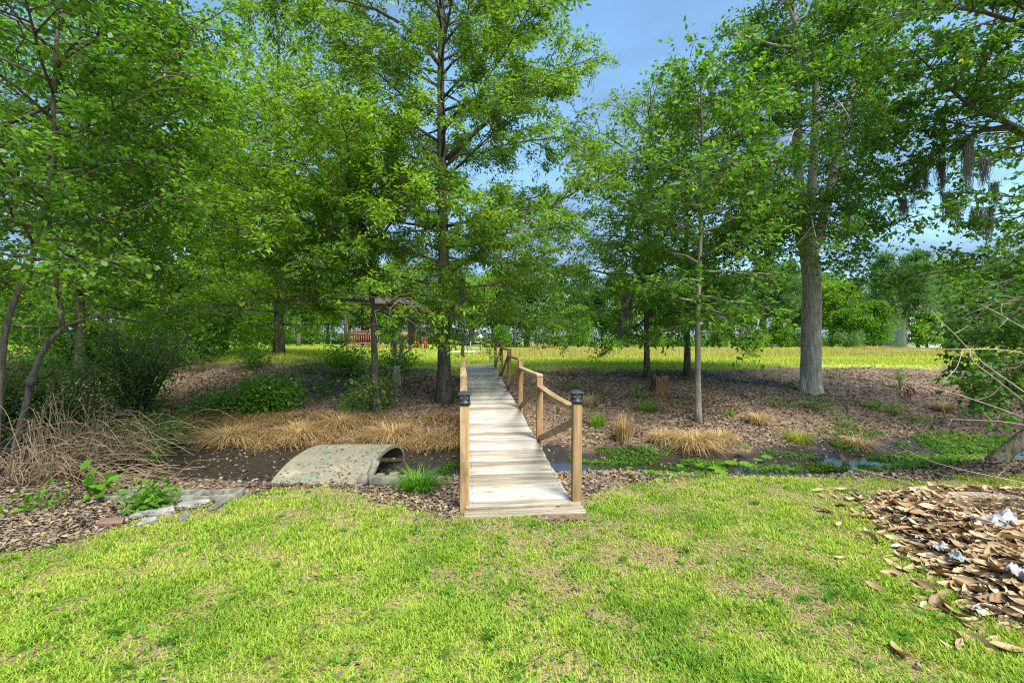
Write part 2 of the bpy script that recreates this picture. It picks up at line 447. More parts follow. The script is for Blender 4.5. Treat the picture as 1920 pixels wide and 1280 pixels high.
# ground: masks say what grows or lies where, noise gives the surface
def ground_mat():
    m, t, b = mat_new('ground')
    def at(n):
        a = t.nodes.new("ShaderNodeAttribute"); a.attribute_name = n; return a.outputs['Fac']
    def mix(f, c1, c2):
        x = t.nodes.new("ShaderNodeMixRGB")
        t.links.new(f, x.inputs[0]); t.links.new(c1, x.inputs[1]); t.links.new(c2, x.inputs[2])
        return x.outputs[0]
    n1 = noise_node(t, 9, 10, .7)
    n2 = noise_node(t, 1.3, 6, .6)
    vo = t.nodes.new("ShaderNodeTexVoronoi"); vo.inputs['Scale'].default_value = 17
    c = t.nodes.new("ShaderNodeTexCoord"); t.links.new(c.outputs['Object'], vo.inputs['Vector'])
    sep = t.nodes.new("ShaderNodeSeparateColor"); t.links.new(vo.outputs['Color'], sep.inputs[0])
    lit = ramp(t, [(0, (.06, .038, .024)), (.35, (.13, .085, .05)), (.7, (.22, .155, .10)), (1, (.33, .25, .17))]); t.links.new(sep.outputs[0], lit.inputs[0])
    soil = ramp(t, [(.3, (.10, .06, .035)), (.55, (.20, .13, .085)), (.72, (.33, .24, .16))]); t.links.new(n1.outputs[0], soil.inputs[0])
    under = ramp(t, [(.3, (.18, .15, .07)), (.5, (.28, .25, .10)), (.7, (.40, .34, .17))]); t.links.new(n1.outputs[0], under.inputs[0])
    mud = ramp(t, [(.3, (.02, .016, .012)), (.6, (.045, .036, .027)), (.75, (.09, .07, .05))]); t.links.new(n1.outputs[0], mud.inputs[0])
    fld = ramp(t, [(.3, (.24, .31, .05)), (.5, (.34, .40, .07)), (.7, (.42, .43, .13))]); t.links.new(n2.outputs[0], fld.inputs[0])
    litmix = ramp(t, [(.42, (0, 0, 0)), (.6, (.7, .7, .7))]); t.links.new(n2.outputs[0], litmix.inputs[0])
    x = mix(litmix.outputs[0], lit.outputs[0], soil.outputs[0])
    x = mix(at('lawn'), x, under.outputs[0])
    x = mix(at('bare'), x, soil.outputs[0])
    x = mix(at('field'), x, fld.outputs[0])
    x = mix(at('mud'), x, mud.outputs[0])
    t.links.new(x, b.inputs['Base Color'])
    mr = t.nodes.new("ShaderNodeMapRange"); t.links.new(at('mud'), mr.inputs[0]); mr.inputs[3].default_value = .95; mr.inputs[4].default_value = .42
    t.links.new(mr.outputs[0], b.inputs['Roughness'])
    b.inputs['Specular IOR Level'].default_value = .3
    bump(t, b, n1.outputs[0], .8, .03)
    return m
M['ground'] = ground_mat()

def water_mat():
    m, t, b = mat_new('water')
    b.inputs['Base Color'].default_value = (.018, .016, .012, 1)
    b.inputs['Roughness'].default_value = .04
    b.inputs['Specular IOR Level'].default_value = .9
    n = noise_node(t, 14, 4, .55)
    bump(t, b, n.outputs[0], .25, .02)
    return m
M['water'] = water_mat()

# ------------------------------------------------------------------ ground and water
def axis_pts(a, b, step, far_a, far_b):
    mid = np.arange(a, b + 1e-6, step)
    lo = a - np.cumsum(step * 1.22 ** np.arange(1, 60)); lo = lo[lo > far_a]
    hi = b + np.cumsum(step * 1.22 ** np.arange(1, 60)); hi = hi[hi < far_b]
    return np.concatenate([[far_a], lo[::-1], mid, hi, [far_b]])
gx = axis_pts(-13, 13, .11, -900, 900)
gy = axis_pts(1.2, 15.5, .09, -60, 1500)
GX, GY = np.meshgrid(gx, gy)
GZ = zt(GX, GY)
g = MB()
nx, ny = len(gx), len(gy)
ii = np.arange(nx * ny).reshape(ny, nx)
g.add(np.stack([GX, GY, GZ], -1), np.stack([ii[:-1, :-1], ii[:-1, 1:], ii[1:, 1:], ii[1:, :-1]], -1).reshape(-1, 4))
ground = g.build('ground', M['ground'], smooth_=True)
tag(ground, kind='structure')
def setattr_(o, n, a):
    q = o.data.attributes.new(n, 'FLOAT', 'POINT'); q.data.foreach_set('value', np.asarray(a, np.float32).ravel())
lm = lawn_mask(GX, GY)
setattr_(ground, 'lawn', lm)
setattr_(ground, 'bare', lm * bare_mask(GX, GY))
setattr_(ground, 'field', field_mask(GX, GY))
setattr_(ground, 'mud', smooth(-.17, -.28, GZ + .05 * vnoise(GX, GY, 3, 2)))

w = MB()
xs = np.arange(-14, 15, .25)
for k, (x0, x1) in enumerate(zip(xs[:-1], xs[1:])):
    a0, a1 = float(yc(x0)), float(yc(x1))
    w.add([(x0, a0 - .8, -.362), (x1, a1 - .8, -.362), (x1, a1 + .9, -.362), (x0, a0 + .9, -.362)], [(0, 1, 2, 3)])
tag(w.build('creek_water', M['water']), kind='structure')

# ------------------------------------------------------------------ footbridge (local: y runs along the bridge, x across)
BX, BY = .089, 4.4
BA = math.atan2(1.175, 10.6)
rng = np.random.default_rng(11)
bridge = empty('footbridge', (BX, BY, 0), 'narrow weathered timber footbridge with plank deck, sawtooth handrails and small post lanterns over the creek', 'footbridge', rz=BA)
zd = lambda s: .045 + .0705 * s
BAY, HW = 2.133, .545
deck = MB()
s0 = -.24
k = 0
while s0 < 10.85:
    wd_ = .138 + rng.uniform(-.002, .002)
    if k == 0: wd_ = .16
    zc = zd(max(s0 + wd_ / 2, -.02)) - .02 + rng.uniform(-.003, .003)
    hw = HW - .05 + rng.uniform(-.006, .012)
    if k < 2: hw = HW + .02 - .01 * k
    sl = .0705 if s0 > 0 else .02
    if k == 0: zc -= .022
    tw = rng.uniform(-.006, .006)
    deck.obox((rng.uniform(-.006, .006) + (.02 if k < 2 else 0), s0 + wd_ / 2, zc), (hw, tw, rng.uniform(-.002, .002)), (0, wd_ / 2 - .0025, wd_ / 2 * sl), (0, -.0014, .019), rnd=rng.uniform(0, 1))
    s0 += wd_ + .007
    k += 1
deck.build('deck', M['deck_wood'], bridge, bevel=.003)
nails = MB()
for k_ in range(75):
    yy_ = -.24 + .162 + .0725 + .145 * k_
    for sx in (-1, 1):
        for dy in (-.032, .035):
            nails.box((sx * (HW - .085) + rng.uniform(-.008, .008), yy_ + dy, zd(max(yy_, 0)) + .0012), .009, .009, .004)
nails.build('nails', M['lamp_metal'], bridge)['kind'] = 'stuff'
stringer = None
for sx in (-1, 1):
    b = MB()
    b.bar((sx * (HW - .085), .1, zd(.1) - .135), (sx * (HW - .085), 10.75, zd(10.75) - .135), .04, .18)
    b.build('stringer', M['rail_wood'], bridge)
tops = [zd(0) + .965, zd(BAY) + .895, zd(2 * BAY) + .9, zd(3 * BAY) + .9, zd(4 * BAY) + .89, zd(5 * BAY) + .80]
PW = .089
def terr_local(sx, s):
    c, si = math.cos(BA), math.sin(BA)
    return float(zt(BX + sx * c - s * si, BY + sx * si + s * c))
for sx in (-1, 1):
    for i in range(6):
        s = i * BAY
        b = MB()
        zb = min(terr_local(sx * HW, s), zd(s)) - .25
        lean = rng.uniform(-.006, .006)
        b.obox((sx * HW, s, (zb + tops[i]) / 2), (PW / 2, lean, 0), (0, PW / 2, 0), (lean * 2, rng.uniform(-.006, .006), (tops[i] - zb) / 2), rnd=rng.uniform(.2, .8))
        b.build('post', M['post_wood'], bridge, bevel=.004)
        if i < 5:
            zr = tops[i] - .02 if i else tops[0] - .07
            ya, yb = s + PW / 2 + .002, s + BAY - PW / 2 - .002
            if i: ya = s - PW / 2
            if i: zr = tops[i] + .02
            n = 9
            t = np.linspace(0, 1, n)
            yy = ya + (yb - ya) * t
            zz = zr + (.015 if i == 0 else -.01) * t - (.020 if i == 0 else .006) * 4 * t * (1 - t)
            b = MB()
            ww, tt = .095, .038
            sec = [(-ww / 2, -tt / 2), (ww / 2, -tt / 2), (ww / 2, tt / 2), (-ww / 2, tt / 2)]
            v = [(sx * HW + p, y, z + q) for y, z in zip(yy, zz) for p, q in sec]
            q = [(4 * i_ + a, 4 * i_ + (a + 1) % 4, 4 * i_ + 4 + (a + 1) % 4, 4 * i_ + 4 + a) for i_ in range(n - 1) for a in range(4)]
            q += [(3, 2, 1, 0), tuple(4 * (n - 1) + a for a in range(4))]
            b.add(v, q, rnd=rng.uniform(.35, .9))
            b.build('handrail', M['rail_wood'], bridge, bevel=.003)
            # brace: from the foot of the farther post up to the nearer post
            p0 = np.array([sx * HW, s + BAY - PW / 2, zd(s + BAY) + .02])
            p1 = np.array([sx * HW, s + PW / 2, (zr - .12)])
            n = 7; t = np.linspace(0, 1, n)
            C = p0[None] + (p1 - p0)[None] * t[:, None]
            C[:, 2] -= .010 * 4 * t * (1 - t)
            b = MB()
            ww, tt = .04, .075
            v = [(c[0] + p, c[1] + q * .6, c[2] + q * .8) for c in C for p, q in ((-ww / 2, -tt / 2), (ww / 2, -tt / 2), (ww / 2, tt / 2), (-ww / 2, tt / 2))]
            q = [(4 * i_ + a, 4 * i_ + 4 + a, 4 * i_ + 4 + (a + 1) % 4, 4 * i_ + (a + 1) % 4) for i_ in range(n - 1) for a in range(4)]
            q += [(0, 1, 2, 3), tuple(4 * (n - 1) + a for a in (3, 2, 1, 0))]
            b.add(v, q, rnd=rng.uniform(.1, .5))
            b.build('brace', M['rail_wood'], bridge, bevel=.003)
        if i in (0, 5):
            z0 = tops[i]
            x0, y0 = sx * HW + .002, s
            lb = MB()
            lb.box((x0, y0, z0 + .006), .108, .108, .034)
            lb.box((x0, y0, z0 + .027), .094, .094, .010)
            for ax in (-1, 1):
                for ay in (-1, 1):
                    lb.box((x0 + ax * .043, y0 + ay * .043, z0 + .058), .010, .010, .054)
            for sgn in (-1, 1):                       # crossed lattice on each face
                for f in (-1, 1):
                    lb.bar((x0 - .040, y0 + f * .045, z0 + .058 - sgn * 026e-3), (x0 + .040, y0 + f * .045, z0 + .058 + sgn * 026e-3), .005, .005)
                    lb.bar((x0 + f * .045, y0 - .040, z0 + .058 - sgn * 026e-3), (x0 + f * .045, y0 + .040, z0 + .058 + sgn * 026e-3), .005, .005)
            lamp = lb.build('post_lantern', M['lamp_metal'], bridge)
            gl = MB(); gl.box((x0, y0, z0 + .058), .074, .074, .052)
            gl.build('lantern_glass', M['lamp_glass'], lamp)
            cp = MB()
            a, bb, z1 = .066, .030, z0 + .086
            cp.box((x0, y0, z1 + .004), .132, .132, .010)
            v = [(x0 + i_ * a * .96, y0 + j_ * a * .96, z1 + .009) for i_, j_ in ((-1, -1), (1, -1), (1, 1), (-1, 1))] + [(x0 + i_ * bb, y0 + j_ * bb, z1 + .030) for i_, j_ in ((-1, -1), (1, -1), (1, 1), (-1, 1))]
            cp.add(v, [(0, 1, 5, 4), (1, 2, 6, 5), (2, 3, 7, 6), (3, 0, 4, 7), (4, 5, 6, 7), (3, 2, 1, 0)])
            cp.build('lantern_cap', M['lamp_metal'], lamp, bevel=.002)

# ------------------------------------------------------------------ trees
def resample(P, n):
    P = np.asarray(P, float)
    seg = np.linalg.norm(np.diff(P, axis=0), axis=1)
    s = np.concatenate([[0], np.cumsum(seg)])
    # Catmull-like smoothing through dense linear interpolation and averaging
    t = np.linspace(0, s[-1], max(n * 4, 40))
    Q = np.stack([np.interp(t, s, P[:, i]) for i in range(3)], 1)
    k = 5
    pad = np.concatenate([np.repeat(Q[:1], k, 0), Q, np.repeat(Q[-1:], k, 0)])
    S = np.stack([np.convolve(pad[:, i], np.ones(2 * k + 1) / (2 * k + 1), 'valid') for i in range(3)], 1)
    S[0] = Q[0]; S[-1] = Q[-1]
    j = np.linspace(0, len(S) - 1, n).round().astype(int)
    return S[j]

class Tree:
    def __init__(s, seed):
        s.rng = np.random.default_rng(seed)
        s.wood = MB(); s.sub_wood = MB(); s.limbs = []; s.tw_p = []; s.tw_d = []; s.tw_l = []; s.tw_c = []
        s.limb_objs = []
    def trunk(s, pts, r0, r1, flare=1.5, n=22, sides=12, wob=.05):
        P = resample(pts, n)
        t = np.linspace(0, 1, n)
        r = r0 + (r1 - r0) * t ** .85
        r[0] *= flare; r[1] *= 1 + (flare - 1) * .35
        s.wood.tubes(P, r, sides, rnd=.5, wob=wob, rng=s.rng)
        s.T, s.Tr = P, r
    def at(s, t):
        x = t * (len(s.T) - 1); i = min(int(x), len(s.T) - 2); f = x - i
        return s.T[i] * (1 - f) + s.T[i + 1] * f, s.Tr[i] * (1 - f) + s.Tr[i + 1] * f
    def limb(s, P, r0, leafy=.25, nsub=14, sublen=.42, r1=.006, own=False, sides=6):
        """A limb polyline; side branches spring from it beyond the fraction leafy."""
        P = np.asarray(P, float)
        K = len(P)
        Ltot = np.linalg.norm(np.diff(P, axis=0), axis=1).sum()
        mb = s.wood
        if own:
            mb = MB(); s.limb_objs.append(mb)
        mb.tubes(P, r0 + (r1 - r0) * np.linspace(0, 1, K) ** .8, sides, rnd=.5)
        rng = s.rng
        if nsub <= 0: return
        f = np.linspace(leafy, 1, nsub)
        x = f * (K - 1); i = np.minimum(x.astype(int), K - 2); q = (x - i)[:, None]
        B = P[i] * (1 - q) + P[i + 1] * q
        D = P[i + 1] - P[i]; D /= np.linalg.norm(D, axis=1, keepdims=True) + 1e-9
        side = np.cross(D, [0, 0, 1.]); sl = np.linalg.norm(side, axis=1, keepdims=True)
        side = np.where(sl > .2, side / (sl + 1e-9), np.array([[1., 0, 0]]))
        sg = np.where(np.arange(nsub) % 2 == 0, 1, -1) * 1.0
        ang = sg * rng.uniform(.5, 1.15, nsub) * (1 - .6 * (f > .97))
        ev = rng.uniform(-.35, .45, nsub)
        roll = rng.uniform(-.7, .7, nsub)
        up = np.cross(side, D)
        sd = side * np.cos(roll)[:, None] + up * np.sin(roll)[:, None]
        dr = D * np.cos(ang)[:, None] + sd * np.sin(ang)[:, None]
        dr[:, 2] += ev * .5
        dr /= np.linalg.norm(dr, axis=1, keepdims=True)
        sl = Ltot * sublen * (1 - .6 * (f - leafy) / (1.0001 - leafy)) * rng.uniform(.65, 1.25, nsub)
        sl = np.maximum(sl, .25)
        t = np.linspace(0, 1, 4)
        S = B[:, None] + dr[:, None] * (sl[:, None] * t)[..., None]
        S[:, :, 2] -= (sl[:, None] * s.droop * t ** 2)
        S[:, 1:3] += rng.normal(0, .035, (nsub, 2, 3)) * sl[:, None, None]
        rb = np.minimum(.006 + sl * .007, r0 * .7)
        s.sub_wood.tubes(S, rb[:, None] * (1 - .75 * t)[None], 4, rnd=.5)
        # twigs
        for j in range(nsub):
            nt_ = max(2, int(sl[j] * s.twigs))
            u = rng.uniform(.2, 1.0, nt_)
            xx = u * 3; ii_ = np.minimum(xx.astype(int), 2); qq = (xx - ii_)[:, None]
            p = S[j][ii_] * (1 - qq) + S[j][ii_ + 1] * qq
            d = S[j][ii_ + 1] - S[j][ii_]; d /= np.linalg.norm(d, axis=1, keepdims=True) + 1e-9
            d = d + rng.normal(0, .6, (nt_, 3)) * np.array([1, 1, s.flat])
            d /= np.linalg.norm(d, axis=1, keepdims=True)
            s.tw_p.append(p); s.tw_d.append(d)
            s.tw_l.append(rng.uniform(.6, 1.3, nt_) * s.twig_len)
            s.tw_c.append(np.full(nt_, rng.normal(0, .09)))
    droop, twigs, twig_len, flat = .15, 7, .38, .55
    def auto(s, n, t0, t1, Lf, elev, r=.03, skew=(0, 0), nsub=14, K=7, up=.0, leafy=.25, sublen=.42, az0=0, clump=1, tilt_sd=.12):
        rng = s.rng
        for i in range(n):
            t = t0 + (t1 - t0) * ((i + rng.uniform(.1, .9)) / n)
            p, tr = s.at(t)
            az = az0 + i * 2.39996 + rng.uniform(-.5, .5)
            u = (t - t0) / (t1 - t0)
            Ln = Lf(u) * rng.uniform(.72, 1.18)
            e = elev(u) + rng.normal(0, tilt_sd)
            dx, dy = math.cos(az), math.sin(az)
            k = 1 + skew[0] * dx + skew[1] * dy
            Ln = max(.4, Ln * k)
            tt = np.linspace(0, 1, K)
            P = np.stack([p[0] + dx * math.cos(e) * Ln * tt, p[1] + dy * math.cos(e) * Ln * tt, p[2] + math.sin(e) * Ln * tt + up * Ln * tt ** 2], 1)
            P[1:] += np.cumsum(rng.normal(0, .028, (K - 1, 3)) * Ln, 0) * .8
            s.limb(P, min(r * (.45 + .55 * (Ln / max(Lf(0), .1))), tr * .75), leafy, max(5, int(nsub * (Ln / max(.5, Lf(.3))) ** .7)), sublen)
    def crown(s, nleaf, l, ratio, star=False, updir=.8, keep=None, twig_r=.0035, jit=.06, curl=.14):
        rng = s.rng
        P = np.concatenate(s.tw_p); D = np.concatenate(s.tw_d); Ls = np.concatenate(s.tw_l); C = np.concatenate(s.tw_c)
        if keep is not None:
            k = keep(P); P, D, Ls, C = P[k], D[k], Ls[k], C[k]
        k = (P[:, 2] < 10.0) | (rng.uniform(0, 1, len(P)) < .5)  # high twigs thinned by half to let more light down into the crowns
        P, D, Ls, C = P[k], D[k], Ls[k], C[k]
        E = P + D * Ls[:, None]; E[:, 2] -= Ls * .12
        s.sub_wood.tubes(np.stack([P, E], 1), np.tile([[twig_r, twig_r * .4]], (len(P), 1)), 3, rnd=.5)
        m = MB()
        n = len(P) * nleaf
        idx = np.repeat(np.arange(len(P)), nleaf)
        t = rng.uniform(.08, 1.02, n)
        pos = P[idx] + (E - P)[idx] * t[:, None] + rng.normal(0, jit, (n, 3)) * np.array([1, 1, .7])
        d = D[idx] * .6 + rng.normal(0, .75, (n, 3)) * np.array([1, 1, .55]); d[:, 2] -= .22
        N = rng.normal(0, .55, (n, 3)); N[:, 2] += updir
        ll = l * rng.uniform(.65, 1.25, n)
        rn = np.clip(.47 + C[idx] + rng.normal(0, .17, n), 0, 1)
        if star:
            d /= np.linalg.norm(d, axis=1, keepdims=True)
            S = np.cross(d, N); S /= np.linalg.norm(S, axis=1, keepdims=True) + 1e-9
            for a, q in ((0, 1.0), (.95, .82), (-.95, .82)):
                m.leaves(pos, d * math.cos(a) + S * math.sin(a), N, ll * q, ratio, rn, curl)
        else:
            m.leaves(pos, d, N, ll, ratio, rn, curl)
        s.C = m; s.count = n
        return n
    def build(s, name, label, cat, base, bark, leaf, group=None):
        root = empty(name, tuple(base), label, cat, group)
        tr = s.wood.build('trunk', bark, root, base, smooth_=True)
        for k in s.limb_objs: k.build('limb', bark, root, base, smooth_=True)
        if hasattr(s, 'second'): s.second.build(getattr(s, 'second_name', 'stem'), bark, root, base, smooth_=True)
        if s.sub_wood.n: s.sub_wood.build('branches', M['twig'], root, base)
        s.C.build('crown', leaf, root, base)
        return root

LEAFCOUNT = 0
def window(x0, x1, y0, y1, q, seed):
    'an opening low in a crown, where the twigs are sparse'
    rg = np.random.default_rng(seed)
    def f(P):
        u = 960 + P[:, 0] / P[:, 1] * F; v = 640 - (P[:, 2] - CAMZ) / P[:, 1] * F
        return ~((u > x0) & (u < x1) & (v > y0) & (v < y1) & (rg.uniform(0, 1, len(P)) < q))
    return f
# --- the willow oak beside the bridge
def oak_main():
    b = G(833, 752)
    T = Tree(1); d = b[1]
    T.droop, T.twigs, T.twig_len = .14, 7.5, .42
    T.trunk([b - (0, 0, .2), W(832, 640, d), W(832, 450, d), W(828, 300, d), W(826, 150, d), W(828, 0, d), W(832, -120, d), W(830, -250, d)], .165, .03, 1.55, 26)
    def Lf(u): return 3.5 * np.interp(u, [0, .12, .35, .7, 1], [.85, 1.0, .98, .75, .3])
    T.auto(64, .17, .98, Lf, lambda u: np.interp(u, [0, .15, .5, 1], [-.12, .1, .5, .95]), .034, skew=(0, 0), nsub=15)
    p0 = W(838, 300, d)
    T.limb(resample([p0, W(880, 255, d - .1), W(930, 215, d - .3), W(985, 175, d - .5), W(1060, 125, d - .6), W(1118, 108, d - .6)], 9), .075, .3, 18, .3)
    T.limb(resample([W(830, 320, d), W(790, 270, d - .3), W(740, 215, d - .6), W(690, 160, d - .8)], 8), .05, .3, 16, .4)
    T.limb(resample([W(830, 130, d), W(780, 60, d - .2), W(700, 10, d - .4), W(560, -10, d - .4), W(500, 20, d - .5)], 8), .05, .4, 18, .35)
    n = T.crown(26, .105, .34, updir=.7, keep=window(640, 930, 545, 680, .75, 2))
    T.build('willow_oak', 'tall straight willow oak with fine narrow leaves growing beside the footbridge', 'tree', b, M['oak_bark'], M['oak_leaf'])
    return n
LEAFCOUNT += oak_main()

# --- the slim leaning oak next to it
def oak_slim():
    b = G(709, 778); d = b[1]
    T = Tree(2); T.droop, T.twigs = .12, 7
    T.trunk([b - (0, 0, .15), W(703, 690, d), W(700, 600, d), W(692, 480, d), W(682, 420, d), W(660, 360, d), W(640, 300, d), W(618, 220, d)], .085, .02, 1.4, 20)
    T.auto(34, .30, .98, lambda u: 2.9 * np.interp(u, [0, .3, .7, 1], [.8, 1, .75, .35]), lambda u: np.interp(u, [0, .4, 1], [.0, .3, .7]), .032, skew=(-.22, -.1), nsub=14)
    T.limb(resample([W(692, 470, d), W(720, 440, d - .4), W(760, 370, d - 1.0), W(830, 350, d - 1.6), W(905, 390, d - 1.9)], 8), .035, .3, 14, .35)
    T.limb(resample([W(694, 440, d), W(640, 390, d - .4), W(560, 330, d - .9), W(470, 300, d - 1.2), W(400, 310, d - 1.4)], 8), .035, .3, 16, .4)
    n = T.crown(19, .10, .40, updir=.8, keep=window(640, 800, 540, 680, .82, 1))
    T.build('slim_oak', 'slim leaning oak with yellow-green leaves and moss on its trunk, next to the straight oak', 'tree', b, M['oak_bark'], M['bright_leaf'])
    return n
LEAFCOUNT += oak_slim()

# --- bright trees at the top of the bank, by the field
def bright(seed, px, py, d, h, r, R_, label, name='bank_tree', leaf='bright_leaf', t0=.2, nl=46, nleaf=19, lsize=.125, lean=0, star=False, ratio=.5, bark='oak_bark', skew=(0, 0)):
    x = (px - 960) / F * d
    b = np.array([x, d, float(zt(x, d))])
    T = Tree(seed); T.droop, T.twigs, T.twig_len = .18, 5.5, .5
    T.trunk([b - (0, 0, .2), b + (lean * .1, 0, h * .3), b + (lean * .5, 0, h * .65), b + (lean, 0, h)], r, .02, 1.4, 18)
    T.auto(nl, t0, .98, lambda u: R_ * np.interp(u, [0, .3, .7, 1], [.8, 1, .72, .28]), lambda u: np.interp(u, [0, .4, 1], [-.05, .35, .9]), .05, nsub=13, skew=skew)
    n = T.crown(nleaf, lsize, ratio, updir=.6, star=star, jit=.09, keep=window(635, 800, 535, 668, .85, seed))
    T.build(name, label, 'tree', b, M[bark], M[leaf])
    return n
LEAFCOUNT += bright(3, 523, 650, 15.5, 11.5, .17, 3.9, 'stout dark trunked tree with bright green crown behind the ivy mound', t0=.1, nl=50)
LEAFCOUNT += bright(4, 300, 640, 14.0, 9.3, .13, 3.7, 'bright leafy tree behind the dark evergreen shrub', t0=.1, nl=46)
LEAFCOUNT += bright(5, 150, 640, 12.0, 10.5, .12, 3.6, 'leafy tree half hidden behind the crooked sapling', leaf='mid_leaf', t0=.1, nl=46)
LEAFCOUNT += bright(6, 420, 640, 20.0, 12.8, .15, 3.6, 'taller pale green tree rising behind the two bright bank trees', t0=.08, nl=44, nleaf=14, lsize=.15)
LEAFCOUNT += bright(7, 560, 640, 38.0, 15.0, .16, 4.2, 'broad tree at the edge of the field near the pavilion', leaf='mid_leaf', t0=.34, nl=36, nleaf=14, lsize=.15)

# --- crooked sapling and tall broadleaf in front of the thicket
def fork_sapling():
    b = G(14, 905); d = b[1]
    T = Tree(8); T.droop, T.twigs, T.twig_len = .1, 6, .35
    T.trunk([b - (0, 0, .1), W(30, 830, d), W(48, 765, d), W(58, 715, d + .05), W(66, 690, d + .1), W(80, 655, d + .15), W(100, 628, d + .2), W(121, 612, d + .25)], .050, .032, 1.2, 16, 10)
    k = MB()
    T.wood.tubes(np.stack([W(56, 722, d), W(58, 714, d), W(60, 706, d)]), np.array([.047, .060, .045]), 9)
    T.limb(resample([W(119, 614, d + .25), W(110, 585, d + .25), W(104, 560, d + .2), (W(118, 545, d + .2)), W(135, 530, d + .3), W(180, 490, d + .5), W(240, 440, d + .8), W(300, 390, d + 1.)], 12), .036, .55, 12, .3, own=True)
    T.limb(resample([W(119, 612, d + .25), W(150, 600, d + .4), W(186, 588, d + .6), W(260, 606, d + .9), W(330, 602, d + 1.2), W(420, 578, d + 1.6)], 12), .030, .5, 14, .3, own=True)
    T.limb(resample([W(108, 560, d + .2), W(106, 500, d + .1), W(108, 420, d), W(120, 340, d - .1), W(150, 280, d - .2)], 10), .02, .5, 10, .3)
    n = T.crown(9, .10, .6, updir=.9)
    T.build('crooked_sapling', 'crooked brown-grey sapling with a knobby forked trunk leaning over the bramble', 'tree', b, M['brown_bark'], M['mid_leaf'])
    return n
LEAFCOUNT += fork_sapling()

def tall_left():
    d = 5.7
    x = (-14 - 960) / F * d
    b = np.array([x, d, float(zt(x, d))])
    T = Tree(9); T.droop, T.twigs, T.twig_len = .16, 7, .34
    T.trunk([b - (0, 0, .1), W(2, 700, d), W(7, 640, d), W(12, 595, d), W(32, 550, d), W(60, 490, d), W(75, 430, d), W(90, 345, d), W(105, 285, d), W(98, 215, d), W(105, 120, d), W(110, 0, d), W(100, -160, d)], .042, .018, 1.3, 30)
    T.auto(44, .36, .99, lambda u: 2.1 * np.interp(u, [0, .4, .8, 1], [.7, 1, .9, .5]), lambda u: np.interp(u, [0, .5, 1], [.05, .3, .7]), .025, nsub=14, skew=(.12, -.08))
    T.limb(resample([W(28, 283, d), W(110, 265, d + .1), W(190, 262, d + .2), W(280, 240, d + .2), W(325, 205, d + .3), W(400, 190, d + .4)], 12), .03, .35, 14, .28, own=True)
    T.limb(resample([W(5, 236, d + .2), W(60, 215, d + .2), W(105, 193, d + .2), W(165, 140, d + .3), W(240, 80, d + .3)], 10), .026, .35, 13, .35, own=True)
    T.limb(resample([W(100, 120, d), W(200, 60, d + .2), W(300, 40, d + .5), W(400, 60, d + .8)], 10), .026, .3, 16, .4)
    T.limb(resample([W(90, 345, d), W(150, 330, d - .3), W(230, 300, d - .4), W(300, 310, d - .4)], 10), .02, .35, 12, .4)
    n = T.crown(22, .072, .62, updir=.9, curl=.1)
    T.build('broadleaf_tree', 'tall thin trunked broadleaf tree arching overhead with glossy round leaves', 'tree', b, M['brown_bark'], M['mid_leaf'])
    return n
LEAFCOUNT += tall_left()

# --- the three slender trees on the bank across the creek
def slender(seed, px, py, top, r, R_, label, t0, nl, sk, leaf, lsize, star, bark, kink=0, nleaf=11, ratio=.5):
    b = G(px, py); d = b[1]
    T = Tree(seed); T.droop, T.twigs, T.twig_len = .16, 6.5, .40
    T.trunk([b - (0, 0, .15), W(px - 1, 600, d), W(px + kink, 400, d), W(px + kink * 1.4, (400 + top) / 2, d), W(px + kink * .6, top, d)], r, .018, 1.5, 20)
    T.auto(nl, t0, .98, lambda u: R_ * np.interp(u, [0, .25, .6, 1], [.75, 1, .85, .3]), lambda u: np.interp(u, [0, .3, 1], [-.18, .2, .8]), .035, nsub=13, skew=sk)
    n = T.crown(nleaf, lsize, ratio, updir=.7, star=star)
    T.build('slender_tree', label, 'tree', b, M[bark], M[leaf])
    return n
LEAFCOUNT += slender(12, 1213, 708, 185, .085, 2.7, 'slender dark trunked oak standing beside the broken stump', .2, 46, (-.2, -.05), 'oak_leaf', .115, False, 'oak_bark', 4, 12, .38)
LEAFCOUNT += slender(13, 1289, 705, 190, .095, 2.3, 'dark slender tree at the top of the bank just behind the pale barked one', .2, 34, (-.05, 0), 'gum_leaf', .12, False, 'oak_bark', -3)
LEAFCOUNT += slender(14, 1309, 790, 120, .062, 1.75, 'slender tree with pale spotted bark rising from the straw grass clump', .26, 36, (-.02, 0), 'gum_leaf', .12, False, 'pale_bark', 6, 11, .55)

